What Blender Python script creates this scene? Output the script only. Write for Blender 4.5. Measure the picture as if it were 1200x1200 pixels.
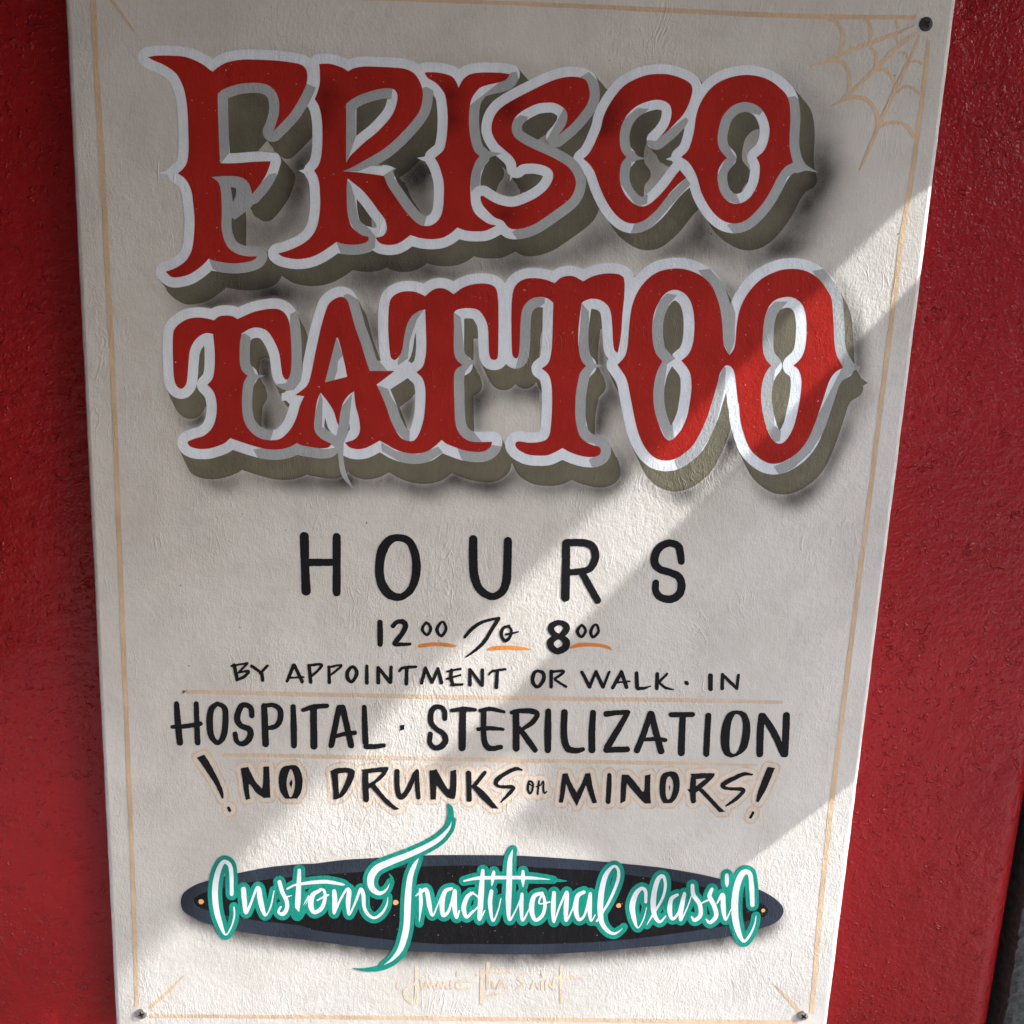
import bpy, bmesh, math, random
import numpy as np
from mathutils import Vector, Matrix
from mathutils.geometry import tessellate_polygon

random.seed(4)
scene = bpy.context.scene
for o in list(bpy.data.objects):
    bpy.data.objects.remove(o, do_unlink=True)
COL = scene.collection

# ------------------------------------------------------------------ camera
# world: x to the right along the wall, z up, the street is towards -y; the painted face of the board is y = 0
CAM_ROT = ((0.9992923737166, -0.0234857561964, -0.0293797734461),
           (-0.0230370235918, 0.2352976677457, -0.9716502987687),
           (0.0297329341958, 0.9716395560129, 0.2345901230127))
cam_data = bpy.data.cameras.new('camera')
cam = bpy.data.objects.new('camera', cam_data)
COL.objects.link(cam)
m = Matrix(CAM_ROT).to_4x4()
m.translation = Vector((-0.03684992, -0.72839619, 0.17550178))
cam.matrix_world = m
cam_data.sensor_width = 36
cam_data.lens = 38.7
cam_data.shift_x = 0.0546
cam_data.clip_start = 0.01
cam_data.clip_end = 400
scene.camera = cam

# ------------------------------------------------------------------ light
TO_SUN = Vector((0.77, -0.205, 0.555)).normalized()
SUN_EL = math.asin(TO_SUN.z)
SUN_AZ = math.atan2(TO_SUN.x, TO_SUN.y)
world = bpy.data.worlds.new('World')
scene.world = world
world.use_nodes = True
wn = world.node_tree.nodes
bg = wn['Background']
sky = wn.new('ShaderNodeTexSky')
sky.sky_type = 'NISHITA'
sky.sun_disc = False
sky.sun_elevation = SUN_EL
sky.sun_rotation = SUN_AZ
sky.air_density = 1.0
sky.dust_density = 2.0
bg.inputs['Strength'].default_value = 0.15
world.node_tree.links.new(sky.outputs[0], bg.inputs['Color'])
sl = bpy.data.lights.new('sun', 'SUN')
sl.energy = 2.0
sl.angle = math.radians(0.53)
sl.color = (1.0, 0.98, 0.955)
sun = bpy.data.objects.new('sun', sl)
COL.objects.link(sun)
sun.rotation_euler = (-TO_SUN).to_track_quat('-Z', 'Y').to_euler()
sun.location = TO_SUN * 5
scene.view_settings.view_transform = 'Standard'
scene.view_settings.look = 'None'
scene.view_settings.gamma = 1
scene.view_settings.exposure = 2.14

# ------------------------------------------------------------------ materials
class NT:
    """a small helper around one material's node tree"""
    def __init__(s, name):
        s.m = bpy.data.materials.new(name)
        s.m.use_nodes = True
        s.t = s.m.node_tree
        s.b = s.t.nodes['Principled BSDF']
        s.obj = s.n('ShaderNodeTexCoord').outputs['Object']
    def n(s, typ, **kw):
        q = s.t.nodes.new(typ)
        for k, v in kw.items():
            setattr(q, k, v)
        return q
    def l(s, a, b):
        s.t.links.new(a, b)
    def val(s, sock, v):
        if isinstance(v, (int, float)):
            sock.default_value = v
        else:
            s.l(v, sock)
    def math(s, op, a, b=0.0, clamp=False):
        q = s.n('ShaderNodeMath', operation=op, use_clamp=clamp)
        s.val(q.inputs[0], a)
        s.val(q.inputs[1], b)
        return q.outputs[0]
    def mapped(s, rot=0.0, scale=(1, 1, 1), vec=None):
        q = s.n('ShaderNodeMapping')
        q.inputs['Rotation'].default_value = (0, rot, 0)
        q.inputs['Scale'].default_value = scale
        s.l(vec or s.obj, q.inputs['Vector'])
        return q.outputs[0]
    def noise(s, scale, detail=3, rough=0.5, vec=None, dist=0.0):
        q = s.n('ShaderNodeTexNoise')
        q.inputs['Scale'].default_value = scale
        q.inputs['Detail'].default_value = detail
        q.inputs['Roughness'].default_value = rough
        q.inputs['Distortion'].default_value = dist
        s.l(vec or s.obj, q.inputs['Vector'])
        return q.outputs['Fac']
    def remap(s, v, a, b, c=0.0, d=1.0):
        q = s.n('ShaderNodeMapRange')
        q.clamp = True
        s.l(v, q.inputs['Value'])
        for i, x in zip((1, 2, 3, 4), (a, b, c, d)):
            q.inputs[i].default_value = x
        return q.outputs[0]
    def mix(s, fac, a, b, mode='MIX'):
        q = s.n('ShaderNodeMix', data_type='RGBA', blend_type=mode)
        s.val(q.inputs[0], fac)
        for i, c in ((6, a), (7, b)):
            if isinstance(c, tuple):
                q.inputs[i].default_value = (*c, 1)
            else:
                s.l(c, q.inputs[i])
        return q.outputs[2]
    def bump(s, height, dist, strength=1.0, prev=None):
        q = s.n('ShaderNodeBump')
        q.inputs['Strength'].default_value = strength
        q.inputs['Distance'].default_value = dist
        s.l(height, q.inputs['Height'])
        if prev is not None:
            s.l(prev, q.inputs['Normal'])
        return q.outputs[0]

def brush_relief(t, amount=1.0):
    """the rolled and brushed ground coat of the board: fine stipple, diagonal brush furrows, a few torn ridges"""
    warp = t.n('ShaderNodeVectorMath', operation='MULTIPLY_ADD')
    nz = t.n('ShaderNodeTexNoise')
    nz.inputs['Scale'].default_value = 14
    nz.inputs['Detail'].default_value = 2
    t.l(t.obj, nz.inputs['Vector'])
    t.l(nz.outputs['Color'], warp.inputs[0])
    warp.inputs[1].default_value = (0.03, 0.03, 0.03)
    t.l(t.obj, warp.inputs[2])
    w = warp.outputs[0]
    d1 = t.mapped(math.radians(50), (1.0, 1.0, 0.22), w)
    d2 = t.mapped(math.radians(-38), (1.0, 1.0, 0.3), w)
    area = t.remap(t.noise(9, 2), 0.42, 0.58)
    furrow1 = t.noise(800, 3, 0.6, d1)
    furrow2 = t.noise(650, 3, 0.6, d2)
    furrow = t.math('ADD', t.math('MULTIPLY', furrow1, area), t.math('MULTIPLY', furrow2, t.math('SUBTRACT', 1.0, area)))
    stipple = t.noise(640, 2, 0.55)
    mid = t.noise(170, 2, 0.5)
    ridge = t.remap(t.math('ABSOLUTE', t.math('SUBTRACT', t.noise(95, 3, 0.6, d1, 0.6), 0.5)), 0.0, 0.022, 1.0, 0.0)
    ridge = t.math('MULTIPLY', ridge, t.remap(t.noise(22, 2), 0.55, 0.68))
    h = t.math('ADD', t.math('MULTIPLY', furrow, 0.36), t.math('MULTIPLY', stipple, 0.27))
    h = t.math('ADD', h, t.math('MULTIPLY', mid, 0.42))
    h = t.math('ADD', h, t.math('MULTIPLY', ridge, 0.30))
    uneven = t.remap(t.noise(6.5, 3, 0.6), 0.32, 0.68, 0.45, 1.35)
    h = t.math('MULTIPLY', h, uneven)
    return t.bump(h, 0.00098 * amount)

def paint(name, col, rough=0.45, vary=0.12, amount=1.0, streak=0.0, chips=None, smoke=()):
    t = NT(name)
    v = t.noise(28, 4, 0.6)
    c = t.mix(t.remap(v, 0.3, 0.7, 0, 1), tuple(x * (1 - vary) for x in col), tuple(min(1, x * (1 + vary)) for x in col))
    drag = t.noise(160, 4, 0.65, t.mapped(math.radians(12), (1, 1, 0.16)))
    c = t.mix(t.remap(drag, 0.38, 0.66, 0.0, 0.16), c, tuple(x * 0.55 for x in col))
    pool = t.noise(16, 3, 0.6)
    c = t.mix(t.remap(pool, 0.50, 0.70, 0.0, 0.28), c, tuple(x * 0.60 for x in col))
    for x, z, r in smoke:          # sprayed dark patches where one letter tucks behind the next
        q = t.n('ShaderNodeVectorMath', operation='DISTANCE')
        t.l(t.obj, q.inputs[0])
        q.inputs[1].default_value = (x, 0, z)
        c = t.mix(t.remap(q.outputs['Value'], 0.0, r * 0.00115, 0.62, 0.0), c, tuple(v * 0.22 for v in col))
    if streak:
        sv = t.noise(300, 3, 0.6, t.mapped(math.radians(50), (1, 1, 0.12)))
        c = t.mix(t.remap(sv, 0.45, 0.72, 0, streak), c, tuple(x * 0.55 + 0.10 for x in col))
    if chips:
        cv = t.noise(420, 2, 0.7)
        c = t.mix(t.remap(cv, 0.715, 0.74), c, chips)
    t.l(c, t.b.inputs['Base Color'])
    t.b.inputs['Roughness'].default_value = rough
    t.b.inputs['Specular IOR Level'].default_value = 0.12
    t.l(brush_relief(t, amount), t.b.inputs['Normal'])
    return t.m

CREAM = (0.655, 0.638, 0.605)
def cream_material():
    t = NT('cream_ground_coat')
    big = t.noise(7, 5, 0.6)
    c = t.mix(t.remap(big, 0.3, 0.7), tuple(x * 0.88 for x in CREAM), tuple(x * 1.05 for x in CREAM))
    smudge = t.remap(t.noise(20, 6, 0.7, None, 0.6), 0.48, 0.74, 0, 0.42)
    c = t.mix(smudge, c, (0.44, 0.425, 0.40))
    stain = t.remap(t.noise(11, 6, 0.72, t.mapped(math.radians(40), (1, 1, 0.6)), 0.8), 0.46, 0.70, 0, 0.34)
    c = t.mix(stain, c, (0.46, 0.43, 0.37))
    speck = t.remap(t.noise(273, 1, 0.5), 0.785, 0.81)
    c = t.mix(speck, c, (0.12, 0.10, 0.09))
    t.l(c, t.b.inputs['Base Color'])
    t.b.inputs['Roughness'].default_value = 0.55
    t.b.inputs['Specular IOR Level'].default_value = 0.2
    t.l(brush_relief(t), t.b.inputs['Normal'])
    return t.m

def airbrush_material():
    """sprayed black paint that thins out to nothing: the film covers as much as the stored density says"""
    t = NT('airbrushed_black_spray')
    at = t.n('ShaderNodeAttribute', attribute_name='airbrush')
    grain = t.remap(t.noise(1100, 2, 0.7), 0.25, 0.75, 0.86, 1.14)
    cloud = t.remap(t.noise(60, 4, 0.6), 0.3, 0.7, 0.72, 1.18)
    f = t.math('MULTIPLY', t.math('MULTIPLY', at.outputs['Fac'], grain), cloud, True)
    t.b.inputs['Base Color'].default_value = (0.040, 0.038, 0.037, 1)
    t.b.inputs['Roughness'].default_value = 0.6
    t.b.inputs['Specular IOR Level'].default_value = 0.1
    t.l(f, t.b.inputs['Alpha'])
    t.l(brush_relief(t), t.b.inputs['Normal'])
    return t.m

def red_wall_material():
    t = NT('thick_red_wall_paint')
    v = t.noise(6, 4, 0.6)
    c = t.mix(t.remap(v, 0.3, 0.7), (0.250, 0.0060, 0.0085), (0.330, 0.009, 0.0120))
    scuff = t.remap(t.noise(40, 5, 0.7), 0.66, 0.80, 0, 0.35)
    c = t.mix(scuff, c, (0.16, 0.02, 0.025))
    t.l(c, t.b.inputs['Base Color'])
    t.b.inputs['Roughness'].default_value = 0.22
    t.b.inputs['Specular IOR Level'].default_value = 0.26
    d = t.mapped(math.radians(20), (0.8, 1, 1.0))
    lump = t.noise(95, 4, 0.6, d)
    fine = t.noise(420, 3, 0.55)
    worm = t.math('ABSOLUTE', t.math('SUBTRACT', t.noise(105, 2, 0.5, d, 1.1), 0.5))
    worm = t.remap(worm, 0.0, 0.03, 1.0, 0.0)
    worm = t.math('MULTIPLY', worm, t.remap(t.noise(75, 2), 0.56, 0.66))
    crumb = t.remap(t.noise(240, 2, 0.5), 0.60, 0.72)
    crumb = t.math('MULTIPLY', crumb, t.remap(t.noise(11, 2), 0.42, 0.60))
    drip = t.noise(170, 2, 0.5, t.mapped(0.0, (1, 1, 0.3)))
    h = t.math('ADD', t.math('MULTIPLY', lump, t.remap(t.noise(8, 3), 0.35, 0.65, 0.22, 0.62)), t.math('MULTIPLY', fine, 0.14))
    h = t.math('ADD', h, t.math('MULTIPLY', worm, 0.26))
    h = t.math('ADD', h, t.math('MULTIPLY', crumb, 0.24))
    h = t.math('ADD', h, t.math('MULTIPLY', drip, 0.10))
    t.l(t.bump(h, 0.0040), t.b.inputs['Normal'])
    return t.m

def rough_material(name, c1, c2, rough, scale, dist):
    t = NT(name)
    v = t.noise(scale, 6, 0.7)
    t.l(t.mix(t.remap(v, 0.35, 0.65), c1, c2), t.b.inputs['Base Color'])
    t.b.inputs['Roughness'].default_value = rough
    t.l(t.bump(t.noise(scale * 2.0, 5, 0.7), dist), t.b.inputs['Normal'])
    return t.m

SMOKE = [(-0.1032, 0.2642, 13), (-0.108, 0.25, 12), (-0.0262, 0.2667, 12), (-0.0248, 0.2526, 10), (0.0108, 0.2604, 11), (0.0726, 0.2598, 13), (0.0699, 0.2506, 10), (-0.0594, 0.2146, 13), (0.0108, 0.1958, 11)]

M = dict(
    cream=cream_material(),
    spray=airbrush_material(),
    board_edge=rough_material('primed_board_edge', (0.60, 0.57, 0.54), (0.74, 0.71, 0.68), 0.7, 160, 0.0004),
    red=paint('red_lettering_enamel', (0.375, 0.020, 0.0135), 0.42, 0.10, 0.8, chips=(0.55, 0.40, 0.33), smoke=SMOKE),
    white=paint('pale_blue_white_enamel', (0.76, 0.83, 0.91), 0.38, 0.07, 0.9, streak=0.10),
    gray=paint('grey_shade_enamel', (0.400, 0.425, 0.445), 0.40, 0.10, 0.9, streak=0.22),
    olive=paint('olive_drop_shade_paint', (0.178, 0.165, 0.118), 0.45, 0.16, 0.9, streak=0.06),
    black=paint('black_lettering_enamel', (0.010, 0.010, 0.012), 0.45, 0.2, 0.7),
    tan=paint('tan_pinstripe_paint', (0.64, 0.485, 0.335), 0.5, 0.14, 1.0),
    pale_tan=paint('thin_tan_wash', (0.63, 0.50, 0.38), 0.5, 0.10, 1.0),
    glow=paint('soft_warm_wash', (0.665, 0.600, 0.525), 0.5, 0.06, 1.0),
    faint_tan=paint('faint_signature_wash', (0.68, 0.575, 0.45), 0.5, 0.10, 1.0),
    orange=paint('orange_accent_paint', (0.68, 0.25, 0.055), 0.45, 0.16, 0.8),
    navy=paint('navy_band_paint', (0.028, 0.038, 0.056), 0.42, 0.22, 0.8, streak=0.05),
    panel_black=paint('black_panel_paint', (0.0075, 0.0075, 0.009), 0.45, 0.2, 0.8, streak=0.04, chips=(0.4, 0.4, 0.4)),
    green=paint('sea_green_outline_enamel', (0.008, 0.250, 0.195), 0.40, 0.2, 0.8, streak=0.10),
    script=paint('white_script_enamel', (0.70, 0.77, 0.82), 0.42, 0.06, 0.8),
    dot=paint('orange_dot_enamel', (0.72, 0.36, 0.15), 0.4, 0.08, 0.8),
    wall=red_wall_material(),
    gap=rough_material('black_rubber_joint', (0.008, 0.008, 0.009), (0.016, 0.015, 0.016), 0.55, 60, 0.0004),
    pier=rough_material('rough_grey_render', (0.055, 0.058, 0.056), (0.13, 0.13, 0.125), 0.75, 240, 0.0020),
    pavement=rough_material('concrete_pavement', (0.37, 0.37, 0.365), (0.47, 0.47, 0.46), 0.85, 8, 0.002),
    asphalt=rough_material('dark_asphalt', (0.035, 0.035, 0.036), (0.055, 0.055, 0.055), 0.9, 60, 0.003),
    gray_front=rough_material('grey_added_front', (0.10, 0.105, 0.11), (0.15, 0.155, 0.16), 0.8, 3, 0.002),
    blocker=rough_material('brown_blocker', (0.09, 0.065, 0.045), (0.14, 0.10, 0.07), 0.7, 14, 0.002),  # shared by the added light blockers
)
def metal(name, col, rough):
    t = NT(name)
    t.b.inputs['Base Color'].default_value = (*col, 1)
    t.b.inputs['Metallic'].default_value = 0.9
    v = t.noise(900, 3, 0.6)
    t.l(t.remap(v, 0.3, 0.7, rough - 0.08, rough + 0.12), t.b.inputs['Roughness'])
    t.l(t.bump(v, 0.00015), t.b.inputs['Normal'])
    return t.m
M['zinc'] = metal('zinc_plated_steel', (0.42, 0.39, 0.36), 0.38)
M['black_screw'] = rough_material('black_oxide_screw', (0.012, 0.012, 0.012), (0.03, 0.03, 0.03), 0.42, 700, 0.0002)
M['slot'] = rough_material('dark_screw_recess', (0.01, 0.01, 0.01), (0.03, 0.028, 0.025), 0.7, 700, 0.0002)  # near-black colour inside the cross recess

# ------------------------------------------------------------------ object helpers
def link(name, mesh, parent=None, mat=None, label=None, kind=None, category=None, group=None):
    o = bpy.data.objects.new(name, mesh)
    COL.objects.link(o)
    if mat is not None:
        mesh.materials.append(mat)
    if parent is not None:
        o.parent = parent
    for k, v in (('label', label), ('kind', kind), ('category', category), ('group', group)):
        if v:
            o[k] = v
    return o

def box_bm(bm, x0, x1, y0, y1, z0, z1, bevel=0.0):
    r = bmesh.ops.create_cube(bm, size=1)
    for v in r['verts']:
        v.co = Vector((x0 + (v.co.x + .5) * (x1 - x0), y0 + (v.co.y + .5) * (y1 - y0), z0 + (v.co.z + .5) * (z1 - z0)))
    if bevel:
        es = list({e for v in r['verts'] for e in v.link_edges})
        bmesh.ops.bevel(bm, geom=es, offset=bevel, segments=3, affect='EDGES', profile=0.5)
    return bm

def mesh_of(bm, name, smooth=False):
    me = bpy.data.meshes.new(name)
    bmesh.ops.recalc_face_normals(bm, faces=bm.faces)
    bm.to_mesh(me)
    bm.free()
    if smooth:
        for p in me.polygons:
            p.use_smooth = True
    return me

# ------------------------------------------------------------------ setting: wall, joint, pier, pavement, unseen things added beyond the frame
GROUND_Z = -1.35
def wall_mesh():
    """red wall: flat face at y = 0.014 with a rounded right-hand arris, subdivided and gently uneven"""
    R = 0.021
    prof = []
    xs = list(np.linspace(-0.60, 0.4055, 120))
    for x in xs:
        prof.append((x, 0.014))
    for k in range(1, 15):
        a = math.pi / 2 * k / 14
        prof.append((0.4055 + R * math.sin(a), 0.014 + R * (1 - math.cos(a))))
    prof.append((0.4265, 0.12))
    zs = list(np.linspace(GROUND_Z, -0.75, 8)) + list(np.linspace(-0.74, 0.62, 160)) + list(np.linspace(0.65, 2.4, 16))
    bm = bmesh.new()
    rows = []
    for z in zs:
        row = []
        for x, y in prof:
            u = 0.0010 * math.sin(9 * x + 2.1 * math.sin(7 * z)) * math.sin(8 * z + 1.3)
            u += 0.0007 * math.sin(23 * x + 1.5 * z + 2 * math.sin(11 * z)) * math.cos(19 * z + 3 * x)
            row.append(bm.verts.new((x + (0.6 * u if x > 0.41 else 0), y + u, z)))
        rows.append(row)
    for a, b in zip(rows[:-1], rows[1:]):
        for i in range(len(a) - 1):
            bm.faces.new((a[i], a[i + 1], b[i + 1], b[i]))
    me = bpy.data.meshes.new('wall')
    bm.to_mesh(me)
    bm.free()
    for p in me.polygons:
        p.use_smooth = True
    return me
link('wall', wall_mesh(), mat=M['wall'], kind='structure', label='thickly painted glossy red wall behind the sign board')

bm = bmesh.new()
box_bm(bm, 0.4270, 0.4600, 0.040, 0.11, GROUND_Z, 2.4)
link('wall_joint', mesh_of(bm, 'wall_joint'), mat=M['gap'], kind='structure', label='black joint at the right end of the red wall')

def pier_mesh():
    bm = bmesh.new()
    rnd = random.Random(8)
    xs = np.linspace(0.4352, 0.60, 40)
    zs = list(np.linspace(GROUND_Z, -0.55, 8)) + list(np.linspace(-0.545, 0.2, 190)) + list(np.linspace(0.25, 2.4, 14))
    rows = []
    for z in zs:
        j = rnd.uniform(-0.0007, 0.0007)
        row = [bm.verts.new((0.4352 + j, 0.10, z))]
        for i, x in enumerate(xs):
            row.append(bm.verts.new((x + (j if i == 0 else 0), 0.0165 + rnd.uniform(-0.0012, 0.0012) + (0.002 if i == 0 else 0), z)))
        rows.append(row)
    for a, b in zip(rows[:-1], rows[1:]):
        for i in range(len(a) - 1):
            bm.faces.new((a[i], a[i + 1], b[i + 1], b[i]))
    me = bpy.data.meshes.new('pier')
    bm.to_mesh(me)
    bm.free()
    return me
link('pier', pier_mesh(), mat=M['pier'], kind='structure', label='rough grey rendered pier past the black joint')

bm = bmesh.new()
bmesh.ops.create_grid(bm, x_segments=2, y_segments=2, size=60)
for v in bm.verts:
    v.co.z = GROUND_Z
link('pavement', mesh_of(bm, 'pavement'), mat=M['pavement'], kind='structure')

bm = bmesh.new()
box_bm(bm, -40, 40, -10.9, -3.4, GROUND_Z - 0.05, GROUND_Z + 0.004)  # unseen asphalt put in to dull reflections on the red wall
link('added_road', mesh_of(bm, 'added_road'), mat=M['asphalt'], kind='structure')
bm = bmesh.new()
box_bm(bm, -1.6, 1.5, -2.0, 0.0, GROUND_Z, GROUND_Z + 0.02)  # unseen dark slab added to cut light bounced from the ground
link('bounce_blocker', mesh_of(bm, 'bounce_blocker'), mat=M['blocker'], kind='structure')

# beyond the frame: unseen blockers added to shade the board and wall
bm = bmesh.new()
box_bm(bm, 0.612, 0.86, -0.081, 0.09, GROUND_Z, 2.4)  # unseen pale post added to shade the right wall and bounce light
link('right_blocker', mesh_of(bm, 'right_blocker'), mat=M['pavement'], kind='structure')
bm = bmesh.new()
box_bm(bm, -0.76, -0.40, -1.5, 0.10, -0.18, 2.4)  # added out of view to darken the upper left
link('left_blocker', mesh_of(bm, 'left_blocker'), mat=M['blocker'], kind='structure')
bm = bmesh.new()
box_bm(bm, -0.399, 0.60, -1.5, 0.0, 0.45, 0.57)  # unseen slab added to block sky light from above
link('overhead_blocker', mesh_of(bm, 'overhead_blocker'), mat=M['blocker'], kind='structure')

bm = bmesh.new()
box_bm(bm, -30, 16.0, -14.0, -11.0, GROUND_Z, 4.6)  # unseen block put in to hide the bright horizon
link('added_building', mesh_of(bm, 'added_building'), mat=M['gray_front'], kind='structure')

def shade_panel(name, pts, t0, slope):
    """unseen sheet added to cast the edges of the sun bands; pts are where its edge falls on the board"""
    bm = bmesh.new()
    bm.faces.new([bm.verts.new(Vector((x, 0, z)) + TO_SUN * (t0 + (0.28 - x) * slope)) for x, z in pts])
    link(name, mesh_of(bm, name), mat=M['blocker'], kind='structure')
shade_panel('sun_blocker', [(0.3, 1.3), (0.3, 0.2458), (-0.262, -0.3748), (-0.262, -0.9), (-0.8, -0.9), (-0.8, 1.3)], 0.35, 3.0)  # added sheet, shapes the shade above the sun band
shade_panel('sun_blocker', [(0.3187, 0.2052), (0.2837, 0.1648), (0.0288, -0.1315), (-0.0304, -0.1907), (-0.0271, -0.1988), (0.0065, -0.1881), (0.0309, -0.1816), (0.0485, -0.1893), (0.0518, -0.2062), (0.0331, -0.2339), (0.0429, -0.2427), (0.0651, -0.2472), (0.0909, -0.2573), (0.1053, -0.2853), (0.1388, -0.3064), (0.1762, -0.2914), (0.215, -0.2588), (0.2832, -0.1952), (0.3, -0.1169)], 0.3, 1.7)  # added sheet, cut to the shade below the sun band

# ------------------------------------------------------------------ the sign board
BX0, BX1, BZ0, BZ1 = -0.2620, 0.2850, -0.4130, 0.3400
BOARD_T, CH = 0.0125, 0.0030
sign = bpy.data.objects.new('sign_board', None)
COL.objects.link(sign)
sign.empty_display_size = 0.1
sign['label'] = 'hand painted cream tattoo shop sign board screwed to the red wall'
sign['category'] = 'sign'
BASE = Vector((0.0115, 0.0, BZ0))
sign.location = BASE

def part(name, mesh, mat, label=None, parent=None, kind=None):
    o = link(name, mesh, parent=parent or sign, mat=mat, label=label, kind=kind)
    if parent is None:
        o.location = -BASE
    return o

# --- hand-traced outlines of everything painted on the board
CAM_AXES = np.array([[r[0], -r[1], -r[2]] for r in CAM_ROT])
CAMERA_POINT = np.array([-0.03684992, -0.72839619, 0.17550178])
def px2w(x, y):
    """a traced point of the photograph (1200 px wide) -> (x, z) in metres on the face of the board"""
    d = np.stack([np.asarray(x, float) - 534.5, np.asarray(y, float) - 600.0, np.full(np.shape(x), 1290.0)], -1) @ CAM_AXES.T
    t = -CAMERA_POINT[1] / d[..., 1]
    return CAMERA_POINT[0] + t * d[..., 0], CAMERA_POINT[2] + t * d[..., 2]
# paths: "@ox,oy[,s]" sets crop frame. '!' = corner
RED={}
RED['F']="""@160,40 80,162! 140,152 240,152 330,158 400,180 470,215 515,250 537,265! 575,232 640,198 740,180 860,180 980,186 1080,198 1150,212 1185,237
1201,280 1198,340 1175,400 1130,485 1080,560 1020,625 958,687! 975,650 990,600 1003,550 1000,460 975,400 930,362 870,345 800,343 720,352 650,372 600,395 572,420!
572,500 576,620 580,740 585,850 588,908! 700,908 820,898 945,893! 935,930 920,970 900,1010 860,1070 810,1127! 805,1090 790,1050 755,1015 700,1000 620,998 527,1005!
@160,180 570,195 590,240 598,320 600,420 598,520 615,600 650,665 710,705 780,722 850,722! 830,745 780,762 700,772 630,768 570,758 535,750 510,737!
470,780 420,820 370,850 310,867 250,868 205,830! 250,815 300,790 350,750 385,690 400,620 408,520 408,440 400,350 388,270 365,210 330,165 290,140!
@160,40 325,950 350,915 362,870 368,800 365,700 362,600 355,500 340,410 320,350 285,285 240,245 180,210 120,185"""
RED['RI']="""@320,40 325,210! 390,208 450,222 500,242 527,263! 570,240 640,228 740,230 850,236 930,245 990,275 1030,330 1052,400 1050,470 1030,540 990,600 930,670 860,740 790,800 720,845 640,890 560,935 490,965!
600,972 700,985 780,997! @320,160 805,340 850,410 920,510 980,580 1030,620 @480,140 100,748 150,745 200,710 230,650 240,560 240,450 225,380 205,320 177,270!
@480,60 235,700 255,640 265,560 268,460 262,380 250,310 220,260 180,220 130,190 105,152! 130,148 190,150 250,160 300,180 330,220 345,258! 355,235 380,195 420,165 480,152 560,150 640,152 705,162!
680,200 630,220 560,235 500,255 465,290 435,340 420,420 418,520 430,620 455,700 493,738! @480,140 465,295 440,360 428,430 428,520 435,600 460,660 510,705 560,735 612,745!
540,780 480,787 400,782 335,760! 290,800 230,832 160,842 80,835 5,813! @320,160 910,735 860,758 800,762 750,748 720,712! 770,700 795,670 800,630 785,580 740,520 690,450 630,380 570,330 525,295!
518,350 518,430 520,500 530,570 550,630 590,670 630,695 668,705 670,730 640,750 590,760 530,760 480,752 447,740! 400,775 330,820 260,850 180,862 110,855 60,840 35,822! 100,805 170,775 230,740 280,690 310,630 325,560 332,480 330,400 325,330 310,275 288,240!
@320,40 315,930 335,880 345,800 348,720 345,620 335,550 320,500 293,458! 312,410 328,350 330,280
| @320,40 515,490! 560,455 620,425 700,398 780,382 840,385 868,410 875,450 860,520 830,580 780,640 720,700 650,755 590,810 540,860 515,905! 513,800 515,650"""
RED['S']="""@480,60 575,540 590,470 630,410 690,365 770,320 860,275 950,230 1040,195 1120,180 @640,60 190,180 240,185 280,205 300,250 307,310 290,370 250,430 200,490 150,540 100,580 70,605! 110,560 140,510 150,460 140,420 110,390 60,365
@480,60 960,362 900,370 840,395 780,430 740,470 720,520 722,570 745,610 800,650 880,690 960,725 1040,765 1110,810 1150,860 1168,910 @480,140 1165,480 1140,540 1090,590 1020,640 950,690 880,735 800,765 730,772 690,755 660,715! 640,705
600,690 560,655 520,610 500,570 500,540 515,535! 560,565 620,595 690,612 750,610 820,585 890,550 950,505 990,455 1010,400 1000,360 960,330 890,312 820,312 780,320 752,342! 745,300 720,260 670,215 620,170 585,110"""
RED['C']="""@640,60 260,757! 300,720 335,660 360,600 385,540 400,470 430,400 480,320 540,250 610,205 700,170 790,160 870,165 950,190 1010,225 1028,265 1020,320 995,390 960,450 910,505 850,565 800,605 775,625! 820,580 860,520 880,450 875,390 840,355 780,342 710,355 640,385 580,435 540,500 520,570 518,640 530,700 565,745!
530,790 518,850 520,920 545,990 590,1050 640,1085 690,1090 740,1065 800,1010 860,940 910,870 940,835! 985,890! @640,180 930,215 880,265 840,315 790,380 740,430 680,475 620,492 560,482 500,440 450,380 410,310 375,230 340,130 300,70"""
RED['O']="""@790,60 48,745! 95,700 120,640 140,560 150,480 170,400 210,320 270,250 340,205 420,178 510,167 600,178 680,210 740,255 790,310 812,380 818,480 812,580 812,680 835,785! @800,180 720,95 670,160 630,240 590,310 530,390 450,465 370,492 290,475 220,420 170,350 130,270 105,180 80,120 40,60
| @790,60 370,750! 320,690 305,620 315,540 340,460 390,400 440,370 500,358 570,375 620,415 655,480 670,550 660,630 630,700 578,748! 600,800 598,880 580,950 540,1020 490,1060 430,1073 370,1050 325,990 305,910 310,840 335,790"""
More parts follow.
